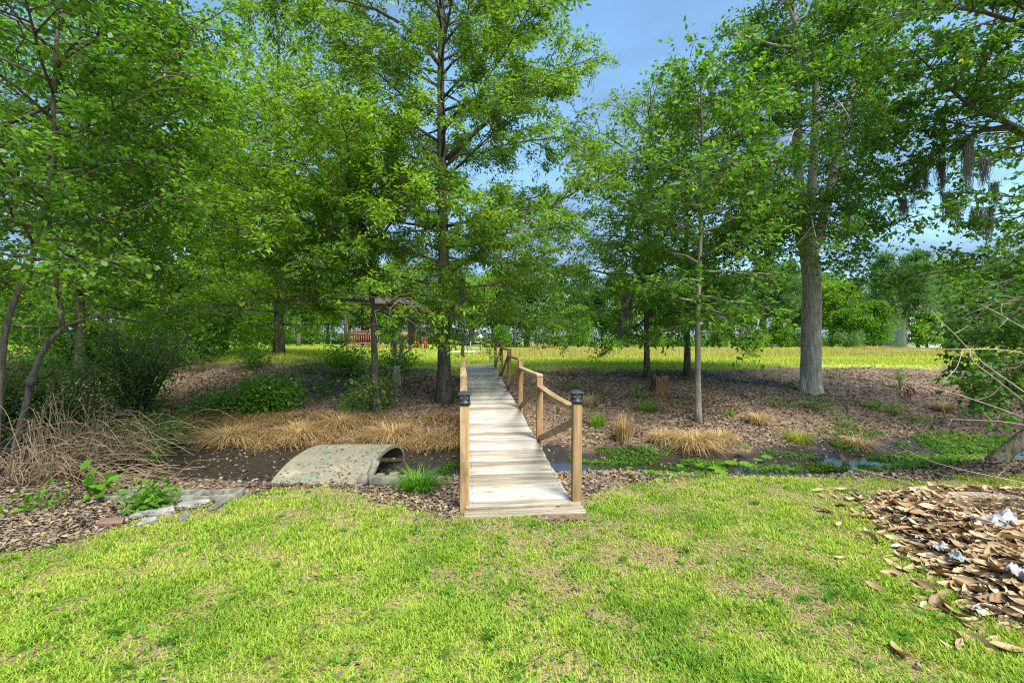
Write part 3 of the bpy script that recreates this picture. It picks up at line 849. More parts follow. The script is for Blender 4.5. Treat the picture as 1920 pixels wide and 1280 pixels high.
# --- the big sweetgum
def gum():
    b = G(1521, 735); d = b[1]
    T = Tree(15); T.droop, T.twigs, T.twig_len = .2, 5.5, .42
    T.trunk([b - (0, 0, .25), W(1520, 690, d), W(1521, 600, d), W(1523, 540, d), W(1520, 495, d), W(1508, 430, d)], .25, .20, 1.45, 18, 16, .035)
    T.second = MB(); T.second_name = 'root'
    T.second.tubes(resample([b + (-.24, -.05, -.1), b + (-.2, -.02, .3), b + (-.12, 0, .9)], 6), np.linspace(.13, .05, 6), 8)
    big = []
    def L(pts, r, nsub=10, leafy=.35):
        P = resample(pts, 14)
        T.limb(P, r, leafy, nsub, .28, own=True, r1=.03, sides=9)
        big.append(P)
    L([W(1512, 470, d), W(1503, 400, d), W(1497, 330, d), W(1492, 270, d), W(1494, 190, d - .1), W(1500, 80, d - .2), W(1485, 20, d - .2), W(1470, -160, d - .2)], .15)
    L([W(1514, 470, d), W(1521, 400, d + .2), W(1522, 320, d + .3), W(1530, 250, d + .3), W(1528, 130, d + .4), W(1532, 0, d + .4), W(1545, -180, d + .4)], .14)
    L([W(1522, 480, d), W(1548, 400, d + .3), W(1560, 330, d + .3), W(1578, 260, d + .3), W(1590, 185, d + .4), W(1625, 80, d + .5), W(1660, -40, d + .5), W(1690, -150, d + .5)], .14)
    L([W(1500, 270, d), W(1494, 130, d - .3), W(1508, 80, d - .4), W(1480, 20, d - .6), W(1455, -60, d - .7)], .07)
    L([W(1498, 90, d - .2), W(1450, 86, d - .5), W(1420, 75, d - .8), W(1360, 60, d - 1.)], .05, 12)
    L([W(1500, 360, d), W(1470, 335, d - .3), W(1445, 318, d - .6), W(1400, 330, d - .8), W(1330, 310, d - 1.)], .045, 13)
    L([W(1560, 300, d + .3), W(1620, 230, d), W(1700, 180, d - .4), W(1790, 150, d - .6)], .055, 14)
    rng = T.rng
    for P in big[:4]:
        for q in range(15):
            t = rng.uniform(.12, .98); i = int(t * 13)
            p = P[i]; az = rng.uniform(0, 6.28); Ln = rng.uniform(1.2, 2.9) * (1 - .35 * t)
            e = rng.uniform(-.25, .45)
            tt = np.linspace(0, 1, 7)
            Q = np.stack([p[0] + math.cos(az) * math.cos(e) * Ln * tt, p[1] + math.sin(az) * math.cos(e) * Ln * tt, p[2] + math.sin(e) * Ln * tt - .10 * Ln * tt ** 2], 1)
            Q[1:] += np.cumsum(rng.normal(0, .03, (6, 3)) * Ln, 0)
            T.limb(Q, .03, .25, 13, .42)
    for (x0, y0, x1, y1, dd, sag) in ((1512, 440, 1400, 400, -1.5, 10), (1510, 420, 1480, 470, -2.2, -30), (1530, 430, 1620, 455, -1.6, -25), (1545, 400, 1680, 420, -1.2, -10), (1500, 370, 1380, 430, -2.0, 20), (1520, 350, 1560, 420, -2.6, -25),
                                (1560, 330, 1700, 350, -1.8, -20), (1495, 300, 1420, 330, -2.4, -25), (1510, 250, 1470, 290, -2.8, -30), (1500, 390, 1530, 445, -2.9, -35), (1580, 250, 1690, 280, -2.2, -20), (1540, 200, 1600, 230, -2.8, -30), (1500, 160, 1400, 190, -2.4, -20), (1560, 310, 1650, 400, .8, -15), (1500, 340, 1410, 440, .9, -10)):
        P = resample([W(x0, y0, d), W((x0 + x1) / 2, (y0 + y1) / 2 + sag, d + dd * .55), W(x1, y1, d + dd)], 8)
        T.limb(P, .028, .2, 16, .40)
    T.limb(resample([W(1515, 480, d - .2), W(1490, 470, d - .6), W(1462, 480, d - .8)], 6), .012, .3, 7, .35)
    T.limb(resample([W(1528, 480, d - .2), W(1560, 485, d - .6), W(1600, 500, d - .8)], 6), .012, .3, 7, .35)
    n = T.crown(16, .078, .6, star=True, updir=.8, jit=.09, keep=window(1478, 1605, 150, 470, .5, 3))
    T.build('sweetgum_tree', 'massive grey trunk sweetgum splitting into several upright limbs on the bank', 'tree', b, M['grey_bark'], M['gum_leaf'])
    return n * 3
LEAFCOUNT += gum()

# --- the mossy tree reaching in from beyond the frame, and the low maple under it
def mossy():
    d = 8.3
    x = (2090 - 960) / F * d
    b = np.array([x, d, float(zt(x, d))])
    T = Tree(16); T.droop, T.twigs, T.twig_len = .2, 5.5, .4
    T.trunk([b - (0, 0, .2), b + (0, 0, 1.5), W(2050, 330, d), W(2060, 150, d), W(2050, -40, d), W(2080, -220, d)], .2, .06, 1.4, 18)
    T.limb(resample([W(2050, 320, d), W(1960, 270, d), W(1900, 235, d), W(1850, 212, d), W(1812, 200, d - .1), W(1740, 120, d - .2), W(1690, 80, d - .3)], 12), .09, .35, 18, .32, own=True, sides=9)
    T.limb(resample([W(1900, 236, d), W(1830, 245, d + .2), W(1790, 270, d + .4), W(1740, 300, d + .6), W(1690, 330, d + .8)], 10), .05, .3, 14, .32, own=True)
    T.limb(resample([W(2050, 120, d), W(1950, 60, d - .3), W(1850, 20, d - .5), W(1740, 10, d - .6), W(1640, 40, d - .6)], 10), .07, .25, 20, .34)
    T.limb(resample([W(2050, 420, d), W(1960, 390, d - .3), W(1880, 360, d - .4), W(1800, 380, d - .4)], 10), .05, .25, 14, .36)
    T.limb(resample([W(1820, 205, d), W(1838, 140, d), W(1850, 80, d + .1), W(1880, 0, d + .2), W(1890, -90, d + .2)], 9), .045, .25, 14, .4)
    T.auto(30, .3, .98, lambda u: 2.5 * np.interp(u, [0, .5, 1], [.9, 1, .5]), lambda u: np.interp(u, [0, 1], [.0, .6]), .04, skew=(-.35, 0), nsub=14)
    n = T.crown(12, .085, .6, star=True, updir=.8)
    T.build('mossy_tree', 'tree reaching in overhead with thick curved limb hung with grey moss', 'tree', b, M['oak_bark'], M['gum_leaf'])
    return n * 3
LEAFCOUNT += mossy()

def low_maple():
    b = G(1858, 866); d = b[1]
    T = Tree(17); T.droop, T.twigs, T.twig_len = .25, 6, .3
    T.trunk([b - (0.05, 0, .12), W(1880, 850, d), W(1905, 832, d - .05), W(1950, 800, d - .1), W(2010, 740, d - .2), W(2050, 640, d - .3), W(2060, 520, d - .3)], .10, .06, 1.25, 16, 10)
    second = MB(); T.second = second
    second.tubes(resample([b + (.85, .12, -.1), b + (.95, .1, .25), b + (1.1, 0, .6)], 5), np.linspace(.09, .06, 5), 8)
    rng = T.rng
    for (x0, y0, x1, y1, dd) in ((2040, 520, 1825, 545, -.6), (2050, 580, 1845, 600, -.9), (2045, 600, 1815, 650, -.3), (2040, 660, 1835, 705, -.8), (2030, 690, 1885, 745, -.9), (2050, 480, 1875, 500, .2), (2050, 560, 1895, 570, -1.4), (2040, 640, 1905, 690, -1.5), (2060, 430, 1905, 470, -.3), (2050, 550, 1805, 580, .5), (2040, 720, 1905, 770, -1.1)):
        P = resample([W(x0, y0, d - .3), W((x0 + x1) / 2, (y0 + y1) / 2 - 18, d - .3 + dd * .6), W(x1, y1, d - .3 + dd)], 8)
        T.limb(P, .02, .25, 15, .32)
    n = T.crown(8, .075, .6, star=True, updir=1.1)
    T.build('low_maple', 'low dark maple with a leaning trunk at the creek edge, leaves in flat layers', 'tree', b, M['oak_bark'], M['deep_leaf'])
    return n * 3
LEAFCOUNT += low_maple()
print('LEAVES', LEAFCOUNT)

# ------------------------------------------------------------------ far tree line and distant things
def far_proto(kind, seed):
    rng = np.random.default_rng(seed)
    wood, cr = MB(), MB()
    if kind == 'pine':
        H = 10.5
        P = np.stack([np.array([0, .1, .05, 0, .1]), np.zeros(5), np.linspace(-.2, H, 5)], 1)
        wood.tubes(P, np.array([[.24, .19, .15, .1, .04]]), 7)
        nb = 46
        for i in range(nb):
            z = H * (.34 + .66 * (i / nb)); az = rng.uniform(0, 6.28); L_ = (1 - ((i / nb) ** 1.6) * .75) * rng.uniform(1.2, 2.6)
            e = np.array([math.cos(az) * L_, math.sin(az) * L_, z + L_ * .25])
            wood.tubes(np.stack([[0, 0, z], e * [.5, .5, 1] - [0, 0, L_ * .12], e]), np.array([[.05, .03, .01]]), 3)
            n = 150
            c = np.array([0, 0, z])[None] + (e - [0, 0, z])[None] * rng.uniform(.35, 1.05, (n, 1)) + rng.normal(0, 1, (n, 3)) * [.42, .42, .2]
            D = rng.normal(0, 1, (n, 3)); D[:, 2] += .6
            cr.leaves(c, D, rng.normal(0, 1, (n, 3)), .30 * rng.uniform(.7, 1.3, n), .34, np.clip(rng.normal(.5, .16, n) + rng.normal(0, .1), 0, 1))
    else:
        H = 8.5 if kind == 'oak' else 6.5
        wood.tubes(np.stack([[0, 0, -.2], [.05, 0, H * .4], [0, 0, H * .85]]), np.array([[.22, .15, .04]]), 7)
        nb = 60
        for i in range(nb):
            u = rng.uniform(0, 1)
            z = H * ((.28 if kind == 'oak' else .14) + (.68 if kind == 'oak' else .82) * u); az = rng.uniform(0, 6.28); L_ = 2.5 * math.sqrt(max(.05, 1 - (abs(u - .42) / .62) ** 2)) * rng.uniform(.55, 1.05)
            e = np.array([math.cos(az) * L_, math.sin(az) * L_, z + L_ * .2])
            wood.tubes(np.stack([[0, 0, z - L_ * .4], e * .5 + [0, 0, z * .5 - L_ * .15], e]), np.array([[.05, .03, .01]]), 3)
            n = 130
            c = e[None] * rng.uniform(.6, 1.05, (n, 1)) * [1, 1, 0] + [0, 0, e[2]] + rng.normal(0, 1, (n, 3)) * [.5, .5, .33]
            N = rng.normal(0, .6, (n, 3)); N[:, 2] += .7
            cr.leaves(c, rng.normal(0, 1, (n, 3)), N, .30 * rng.uniform(.7, 1.3, n), .62, np.clip(rng.normal(.5, .15, n) + rng.normal(0, .12), 0, 1))
    return wood, cr
protos = []
for kind, seed, leaf, lab in (('pine', 1, 'pine_leaf', 'tall pine with a bare lower trunk in the tree line across the field'), ('pine', 2, 'pine_leaf', 'tall pine with a bare lower trunk in the tree line across the field'),
                              ('oak', 3, 'pine_leaf', 'round crowned broadleaf tree in the tree line across the field'), ('oak', 4, 'oak_leaf', 'round crowned broadleaf tree in the tree line across the field'),
                              ('small', 5, 'mid_leaf', 'small light green tree at the foot of the tree line across the field')):
    wo, cr = far_proto(kind, seed)
    r = empty({'pine': 'pine_tree', 'oak': 'broadleaf_tree', 'small': 'small_tree'}[kind], (0, 0, 0), lab, 'tree', {'pine': 'pines in the far tree line', 'oak': 'broadleaf trees in the far tree line', 'small': 'small trees at the foot of the tree line'}[kind])
    wo.build('trunk', M['oak_bark'], r); cr.build('crown', M[leaf], r)
    protos.append([r, False])
rng = np.random.default_rng(77)
def put(k, px, d, s, rz=None):
    p = protos[k]
    o = p[0] if not p[1] else copy_tree(p[0]); p[1] = True
    x = (px - 960) / F * d
    o.location = (x, d, float(zt(x, d)) - .05)
    o.scale = (s, s, s * rng.uniform(.9, 1.1)); o.rotation_euler = (0, 0, rng.uniform(0, 6.28) if rz is None else rz)
    return o
px = -330
while px < 2250:
    d = rng.uniform(56, 64)
    if not 1655 < px < 1700:
        put(rng.choice([0, 1, 2, 3, 1, 0]), px, d, rng.uniform(.85, 1.15))
    px += rng.uniform(34, 58)
px = -330
while px < 2250:
    put(rng.choice([0, 1, 2, 3]), px, rng.uniform(72, 84), rng.uniform(1.15, 1.5)); px += rng.uniform(45, 75)
px = -200
while px < 2150:
    if not (1660 < px < 1710):
        put(4, px, rng.uniform(52, 58), rng.uniform(.3, .85)); px += rng.uniform(60, 150)
    else: px += 30

put(2, 885, 58, 1.0); put(3, 925, 60, 1.1); put(0, 965, 58, 1.0); put(2, 1005, 59, 1.05); put(2, 655, 58, 1.0); put(3, 690, 60, 1.1); put(2, 735, 57, 1.0); put(3, 775, 61, 1.1)
put(4, 1636, 49, .75); put(0, 1652, 50, .8); put(4, 1738, 49, .6); put(0, 1722, 50.5, .85)
# understorey: one mass nobody could count
u = MB(); rng = np.random.default_rng(3)
n = 60000
ux = rng.uniform(-95, 95, n); uy = rng.uniform(62, 70, n) + 3 * np.sin(ux * .3)
hh = np.maximum(.6, 1.7 + 1.6 * vnoise(ux, uy, .5, 3))
uz = zt(ux, uy) + hh * rng.uniform(0, 1, n) ** .8
gap = (ux / uy * F + 960 > 1672) & (ux / uy * F + 960 < 1702)
k = ~gap
N = rng.normal(0, .6, (n, 3)); N[:, 2] += .7
u.leaves(np.stack([ux, uy, uz], 1)[k], rng.normal(0, 1, (n, 3))[k], N[k], .30, .6, np.clip(.45 + .2 * vnoise(ux, uy, .5, 2) + rng.normal(0, .12, n), 0, 1)[k])
tag(u.build('undergrowth', M['mid_leaf']), 'dense green undergrowth along the foot of the far tree line', 'undergrowth', kind='stuff')

# pale house in the gap
def house():
    d = 55.0
    x = (1690 - 960) / F * d; z = float(zt(x, d))
    r = empty('pale_house', (x, d, z), 'pale two storey house glimpsed between the trees beyond the field', 'house')
    w = MB(); wx, wy, h = 4.6, 6.0, 3.7
    a, b_ = wx / 2, wy / 2
    v = [(-a, -b_, 0), (a, -b_, 0), (a, b_, 0), (-a, b_, 0), (-a, -b_, h), (a, -b_, h), (a, b_, h), (-a, b_, h), (0, -b_, h + 1.9), (0, b_, h + 1.9)]
    w.add(v, [(0, 1, 5, 4), (1, 2, 6, 5), (2, 3, 7, 6), (3, 0, 4, 7)], [(4, 5, 8), (6, 7, 9)])
    w.build('wall', M['siding'], r)
    rf = MB()
    for s in (-1, 1):
        rf.obox((s * (a / 2 + .1), 0, h + .95 + .02), (s * (a / 2 + .2), 0, -.95 - .14), (0, b_ + .3, 0), (.05, 0, .08))
    rf.build('roof', M['shingle'], r)
    for (wx_, wz) in ((-1.5, 1.2), (0, 1.2), (1.5, 1.2), (-1.5, 2.9), (0, 2.9), (1.5, 2.9)):
        f = MB(); f.box((wx_, -b_ - .03, wz), 1.0, .08, 1.2)
        fo = f.build('window', M['white_trim'], r)
        for q in (-1, 1):
            p = MB(); p.box((wx_, -b_ - .075, wz + q * (.27)), .82, .03,   .48); p.build('pane', M['window_glass'], fo)
house()

# open pavilion across the field edge
def pavilion():
    d = 32.0
    c = W(722, 640, d); x0 = c[0]; z = float(zt(x0, d))
    r = empty('pavilion', (x0, d, z), 'dark timber pavilion with low roof and red-brown railing partly hidden behind the slim oak', 'pavilion')
    hw, hd, H = 2.15, 1.7, 2.55
    f = MB(); f.box((0, 0, .12), 2 * hw + .2, 2 * hd + .2, .16); f.build('floor', M['brown_wood'], r)
    for sx in (-1, 1):
        for sy in (-1, 1):
            p = MB(); p.box((sx * hw, sy * hd, H / 2 + .2), .16, .16, H); p.build('post', M['dark_wood'], r)
    b = MB()
    for sy in (-1, 1): b.box((0, sy * hd, H + .28), 2 * hw + .3, .1, .22)
    for sx in (-1, 1): b.box((sx * hw, 0, H + .275), .1, 2 * hd - .12, .2)
    b.build('beam', M['dark_wood'], r)
    rf = MB(); a, bb, z0, z1 = hw + .45, hd + .45, H + .36, H + .95
    v = [(-a, -bb, z0), (a, -bb, z0), (a, bb, z0), (-a, bb, z0), (-a, -bb, z0 + .12), (a, -bb, z0 + .12), (a, bb, z0 + .12), (-a, bb, z0 + .12), (-a * .45, 0, z1), (a * .45, 0, z1)]
    rf.add(v, [(0, 1, 5, 4), (1, 2, 6, 5), (2, 3, 7, 6), (3, 0, 4, 7), (3, 2, 1, 0), (4, 5, 9, 8), (6, 7, 8, 9)], [(5, 6, 9), (7, 4, 8)])
    rf.build('roof', M['shingle'], r)
    rl = MB()
    rl.box((-.95, -hd, 1.14), 2.2, .12, .06); rl.box((-.95, -hd, .98), 2.2, .04, .2); rl.box((-.95, -hd, .35), 2.2, .05, .08)
    for i in range(15): rl.box((-2.0 + i * .15, -hd, .63), .04, .035, .5)
    rl.build('railing', M['brown_wood'], r)
    rl = MB(); rl.box((1.72, -hd, .9), .66, .05, .35); rl.build('railing', M['brown_wood'], r)
pavilion()

def red_chair(px, d, rz, label, zoff=0):
    x = (px - 960) / F * d; z = float(zt(x, d)) + zoff
    r = empty('lawn_chair', (x, d, z), label, 'chair', rz=rz)
    s = MB()
    for i in range(6): s.obox((0, -.28 + i * .1, .40 - i * .035), (.27, 0, 0), (0, .045, -.015), (0, 0, .012))
    s.build('seat', M['red_paint'], r)
    b = MB()
    for i in range(5):
        h = .42 + .06 * (2 - abs(i - 2)) / 2
        b.obox((-.22 + i * .11, .36, .30 + h * .9), (.05, 0, 0), (0, .012, -.004), (0, .12, h * .92))
    b.build('backrest', M['red_paint'], r)
    for sx in (-1, 1):
        a = MB(); a.box((sx * .34, -.02, .62), .13, .78, .03); a.build('armrest', M['red_paint'], r)
        for y, h in ((-.34, .60), (.30, .60)):
            l = MB(); l.box((sx * .34, y, h / 2), .05, .11, h); l.build('leg', M['red_paint'], r)
    return r
red_chair(789, 31.0, R(90), 'red slatted lawn chair seen side-on at the edge of the concrete slab', .05)
red_chair(681, 31.8, R(0), 'red lawn chair whose rounded back shows above the pavilion railing', .32)

sl = MB(); c = W(840, 640, 31.0)
sl.box((c[0] + .2, 31.2, float(zt(c[0], 31)) + .02), 5.2, 2.6, .09)
tag(sl.build('patio_slab', M['slab']), kind='structure')

def swing_frame():
    d = 31.0; c = W(863, 640, d); z = float(zt(c[0], d)) + .06
    r = empty('swing_frame', (c[0], d, z), 'dark blue metal A-frame of a swing set standing on the slab', 'swing set')
    for y in (-.6, 1.6):
        for s in (-1, 1):
            p = MB(); p.tubes(np.array([[s * .58, y, 0], [s * .04, y, 2.5]]), np.array([[.035, .035]]), 7); p.build('leg', M['blue_metal'], r)
    p = MB(); p.tubes(np.array([[0, -.75, 2.5], [0, 1.75, 2.5]]), np.array([[.04, .04]]), 7); p.build('top_bar', M['blue_metal'], r)
    st = MB(); st.tubes(np.array([[[0, .2, 2.5], [0, .2, .6]], [[0, .8, 2.5], [0, .8, .6]]]), np.full((2, 2), .012), 4); st.box((0, .5, .6), .25, .66, .03); st.build('swing_seat', M['blue_metal'], r)
swing_frame()

def tall_chair():
    d = 30.6; c = W(893, 640, d); z = float(zt(c[0], d)) + .05
    r = empty('patio_chair', (c[0], d, z), 'pale metal patio chair with a cream sling back beside the swing frame', 'chair')
    f = MB()
    for sx in (-.36, .36):
        for sy in (-.25, .25):
            f.tubes(np.array([[sx, sy, 0], [sx, sy, 1.18 if sx > 0 else .7]]), np.array([[.018, .018]]), 6)
        f.tubes(np.array([[sx, -.25, .7], [sx, .25, .7]]), np.array([[.018, .018]]), 6)
    f.tubes(np.array([[-.36, -.25, .7], [.36, -.25, .7]]), np.array([[.018, .018]]), 6)
    f.tubes(np.array([[-.36, -.25, .3], [.36, -.25, .3]]), np.array([[.015, .015]]), 6)
    f.build('frame', M['pale_metal'], r)
    b = MB(); b.obox((.30, 0, 1.02), (.05, 0, .02), (0, .28, 0), (-.05, 0, .2)); b.obox((.18, -.26, 1.02), (.2, 0, .06), (0, .012, 0), (0, 0, .13)); b.build('backrest', M['cream'], r)
    s = MB(); s.box((0, 0, .47), .66, .46, .03); s.build('seat', M['cream'], r)
tall_chair()

# ------------------------------------------------------------------ ground cover masses
rng = np.random.default_rng(21)
def scatter(n, x0, x1, y0, y1):
    return rng.uniform(x0, x1, n), rng.uniform(y0, y1, n)

# lawn blades
def lawn():
    m = MB()
    N = 1150000
    u = rng.uniform(0, 1, N)
    y = 1.75 * (5.9 / 1.75) ** u                        # denser close by
    x = rng.uniform(-1, 1, N) * (y * 1.16 + .25)
    lw = lawn_mask(x, y); br = bare_mask(x, y)
    patch = np.clip(.5 + .55 * vnoise(x, y, 7.5, 4), 0, 1.1); fine = np.clip(.5 + .6 * vnoise(x + 3, y, 26, 2), 0, 1.2)
    pile = smooth(.0, .5, pile_mask(x, y))
    p = lw * np.clip(.54 + .80 * patch * (.35 + fine) - .55 * br - 1.6 * pile, .06 - .06 * pile, 1.3) * np.clip((y / 2.6) ** -.2, .5, 1)
    p = np.maximum(p, .02 * smooth(.9, 0, y - lawn_edge(x)) * (1 - pile))
    k = rng.uniform(0, 1, N) < p * .62
    x, y, br, patch = x[k], y[k], br[k], patch[k]
    n = len(x)
    dead = rng.uniform(0, 1, n) < (.34 + .35 * br + .25 * (1 - patch))
    h = np.where(dead, rng.uniform(.004, .018, n), rng.uniform(.016, .05, n) * (.65 + .6 * patch))
    ln = np.where(dead, rng.uniform(.03, .09, n), rng.uniform(.005, .045, n))
    rn = np.where(dead, rng.uniform(0, .24, n), np.clip(.62 + .22 * vnoise(x, y, 3.0, 2) + rng.normal(0, .15, n), .28, 1))
    wdt = rng.uniform(.005, .009, n) * (1 + .1 * y)
    m.ribbons(np.stack([x, y, zt(x, y) - .002], 1), rng.uniform(0, 6.283, n), h, ln, h * .25, wdt, rn, K=2)
    print('LAWN', n)
    tag(m.build('lawn_grass', M['lawn_blade']), 'short patchy yellow-green lawn grass with dead thatch', 'grass', kind='stuff')
lawn()

def field_grass():
    m = MB()
    N = 260000
    u = rng.uniform(0, 1, N)
    y = 10.8 * (52 / 10.8) ** u
    x = rng.uniform(-1, 1, N) * (y * 1.16 + 1)
    f = field_mask(x, y)
    k = rng.uniform(0, 1, N) < f * (.35 + .4 * (vnoise(x, y, 1.1, 2) > -.2))
    x, y = x[k], y[k]; n = len(x)
    h = rng.uniform(.04, .13, n) * (1 + .008 * y)
    m.ribbons(np.stack([x, y, zt(x, y)], 1), rng.uniform(0, 6.283, n), h, h * .5, h * .1, .012 + .0011 * y, np.clip(.62 + .2 * vnoise(x, y, .5, 2) + rng.normal(0, .15, n), 0, 1), K=1)
    # tall tawny grass further out
    N = 42000
    y = rng.uniform(22, 40, N); x = rng.uniform(-2, 34, N)
    k = (vnoise(x, y, .25, 3) > -.1) & (np.abs((x / y) * F + 960 - 1260) < 620)
    x, y = x[k], y[k]; n = len(x)
    h = rng.uniform(.15, .45, n)
    m.ribbons(np.stack([x, y, zt(x, y)], 1), rng.uniform(0, 6.283, n), h, h * .35, h * .1, .03, np.clip(rng.normal(.1, .08, n) + .25 * (rng.uniform(0, 1, n) > .75), 0, 1), K=1)
    tag(m.build('field_grass', M['field_blade']), 'sunlit yellow-green field grass with tawny seed heads beyond the bank', 'grass', kind='stuff')
field_grass()

def leaf_litter():
    m = MB()
    N = 330000
    u = rng.uniform(0, 1, N)
    y = 2.2 * (15.5 / 2.2) ** u
    x = rng.uniform(-1, 1, N) * (y * 1.17 + .4)
    lw = lawn_mask(x, y); z = zt(x, y); v = y - yc(x)
    p = np.where(lw > .5, .012 + .06 * bare_mask(x, y), 1.0)
    p = np.where((lw < .5), p * (.35 + .65 * smooth(-.35, .5, vnoise(x, y, 1.6, 3))), p)
    p = p * np.where(z < -.24, .10, 1) * (1 - .85 * field_mask(x, y))
    p = np.where((x > -.52) & (x < .78) & (y > 4.05) & (y < 4.75), p * .02, p)
    edge = smooth(.5, .0, np.abs(y - lawn_edge(x))) * .3
    p = np.clip(p + edge * (lw > .3) * .5 * ~((x > -.52) & (x < .78) & (y > 4.05)), 0, 1)
    k = rng.uniform(0, 1, N) < p * .9
    x, y, z, lw = x[k], y[k], z[k], lw[k]
    n = len(x)
    Nn = rng.normal(0, .38, (n, 3)); Nn[:, 2] += 1
    D = rng.normal(0, 1, (n, 3)) * [1, 1, .25]
    l = rng.uniform(.03, .08, n) * np.where(lw > .5, .5, np.interp(y, [3, 8], [.75, 1]))
    rn = np.clip(rng.normal(.52, .22, n) + .18 * vnoise(x, y, .8, 2) - .12 * smooth(1, 4, x) * smooth(8, 10, y), 0, 1)  # last term paints the tree shade on the right bank into the leaf colour
    m.leaves(np.stack([x, y, z + rng.uniform(.002, .02, n)], 1), D, Nn, l, rng.uniform(.4, .65, n), rn, curl=.2)
    print('LITTER', n)
    tag(m.build('leaf_litter', M['litter']), 'brown dead leaf litter covering the creek banks', 'leaf litter', kind='stuff')
leaf_litter()

# dead grass band and watercress mats
def straw_band():
    m = MB()
    nc = 150
    cx = rng.uniform(-8.0, -.8, nc); cv = rng.uniform(1.15, 2.5, nc) + .2 * vnoise(cx, cx * 0, .9, 2)
    nb = rng.integers(40, 170, nc)
    q = np.repeat(np.arange(nc), nb)
    x = cx[q] + rng.normal(0, .13, len(q)); y = yc(cx[q]) + cv[q] + rng.normal(0, .09, len(q)); n = len(x)
    ang = np.clip(rng.normal(-1.57, .9, n), -3.6, .5)
    l = rng.uniform(.10, .34, n)
    ang = ang + rng.normal(0, .7, nc)[q]
    m.ribbons(np.stack([x, y, zt(x, y)], 1), ang, l, rng.uniform(.1, .34, n), l * rng.uniform(.5, 1.05, n), .0085, np.clip(rng.normal(.42, .2, n), 0, 1), K=4)
    tag(m.build('straw_grass', M['straw']), 'flattened dry straw grass along the foot of the far bank', 'dry grass', kind='stuff')
straw_band()

def cress():
    m = MB()
    patches = [(1150, 858, .75, .33, 1.0), (1225, 848, .35, .2, .7), (1690, 838, 1.4, .3, 1.), (1830, 828, 1.2, .42, 1.), (1770, 862, 1.3, .22, 1.1), (1600, 812, .6, .2, .5), (1480, 855, .5, .12, .5), (1420, 884, 1.5, .13, .9), (1580, 882, .8, .12, .9), (1330, 872, .5, .12, .7), (1290, 895, .7, .1, .6), (1700, 878, 1.1, .10, 1.2), (845, 880, .22, .3, .7), (790, 900, .3, .12, .6)]
    for (px, py, rx, ry, q) in patches:
        c = G(px, py)
        n = int(5200 * rx * (ry + .12) * q)
        a = rng.uniform(0, 6.283, n); r = rng.uniform(0, 1, n) ** .5
        x = c[0] + rx * r * np.cos(a); y = c[1] + ry * r * np.sin(a)
        kk = vnoise(x, y, 4, 3) > -.45
        x, y = x[kk], y[kk]; n = len(x)
        z = np.maximum(zt(x, y), -.35) + rng.uniform(.0, .075, n) * (.4 + .6 * (vnoise(x, y, 7, 2) > 0))
        N = rng.normal(0, .5, (n, 3)); N[:, 2] += 1
        m.leaves(np.stack([x, y, z], 1), rng.normal(0, 1, (n, 3)) * [1, 1, .4], N, rng.uniform(.022, .05, n), .75, np.clip(.5 + .25 * vnoise(x, y, 2, 2) + rng.normal(0, .16, n), 0, 1))
    tag(m.build('watercress', M['mid_leaf']), 'low green creek weeds matted along the wet creek bed', 'creek weeds', kind='stuff')
cress()

def lawn_weeds():
    rg = np.random.default_rng(88); m = MB()
    nc = 420
    y = 1.8 * (5.4 / 1.8) ** rg.uniform(0, 1, nc); x = rg.uniform(-1, 1, nc) * y * 1.12
    k = (lawn_mask(x, y) > .6) & (pile_mask(x, y) < .05); x, y = x[k], y[k]; nc = len(x)
    nb = rg.integers(5, 26, nc); q = np.repeat(np.arange(nc), nb); n = len(q)
    r = rg.uniform(.02, .11, nc)[q]
    px = x[q] + rg.normal(0, 1, n) * r * .6; py = y[q] + rg.normal(0, 1, n) * r * .6
    N = rg.normal(0, .4, (n, 3)); N[:, 2] += 1
    m.leaves(np.stack([px, py, zt(px, py) + rg.uniform(.012, .032, n)], 1), rg.normal(0, 1, (n, 3)) * [1, 1, .3], N, rg.uniform(.012, .034, n), rg.choice([.85, .5, .3], nc)[q], np.clip(rg.normal(.4, .2, nc)[q] + rg.normal(0, .1, n), 0, 1))
    # coarse grass crowns
    nc = 260
    y = 1.8 * (4.8 / 1.8) ** rg.uniform(0, 1, nc); x = rg.uniform(-1, 1, nc) * y * 1.12
    k = (lawn_mask(x, y) > .6) & (pile_mask(x, y) < .05); x, y = x[k], y[k]; nc = len(x)
    nb = rg.integers(10, 30, nc); q = np.repeat(np.arange(nc), nb); n = len(q)
    px = x[q] + rg.normal(0, .02, n); py = y[q] + rg.normal(0, .02, n)
    h = rg.uniform(.03, .085, nc)[q] * rg.uniform(.6, 1.1, n)
    m.ribbons(np.stack([px, py, zt(px, py)], 1), rg.uniform(0, 6.283, n), h, h * rg.uniform(.5, 1.3, n), h * .35, rg.uniform(.006, .011, n), np.clip(rg.normal(.5, .2, nc)[q] + rg.normal(0, .1, n), 0, 1), K=3)
    tag(m.build('lawn_weeds', M['fresh_leaf']), 'small clover-like weeds and coarse grass crowns in the lawn', 'weeds', kind='stuff')
lawn_weeds()

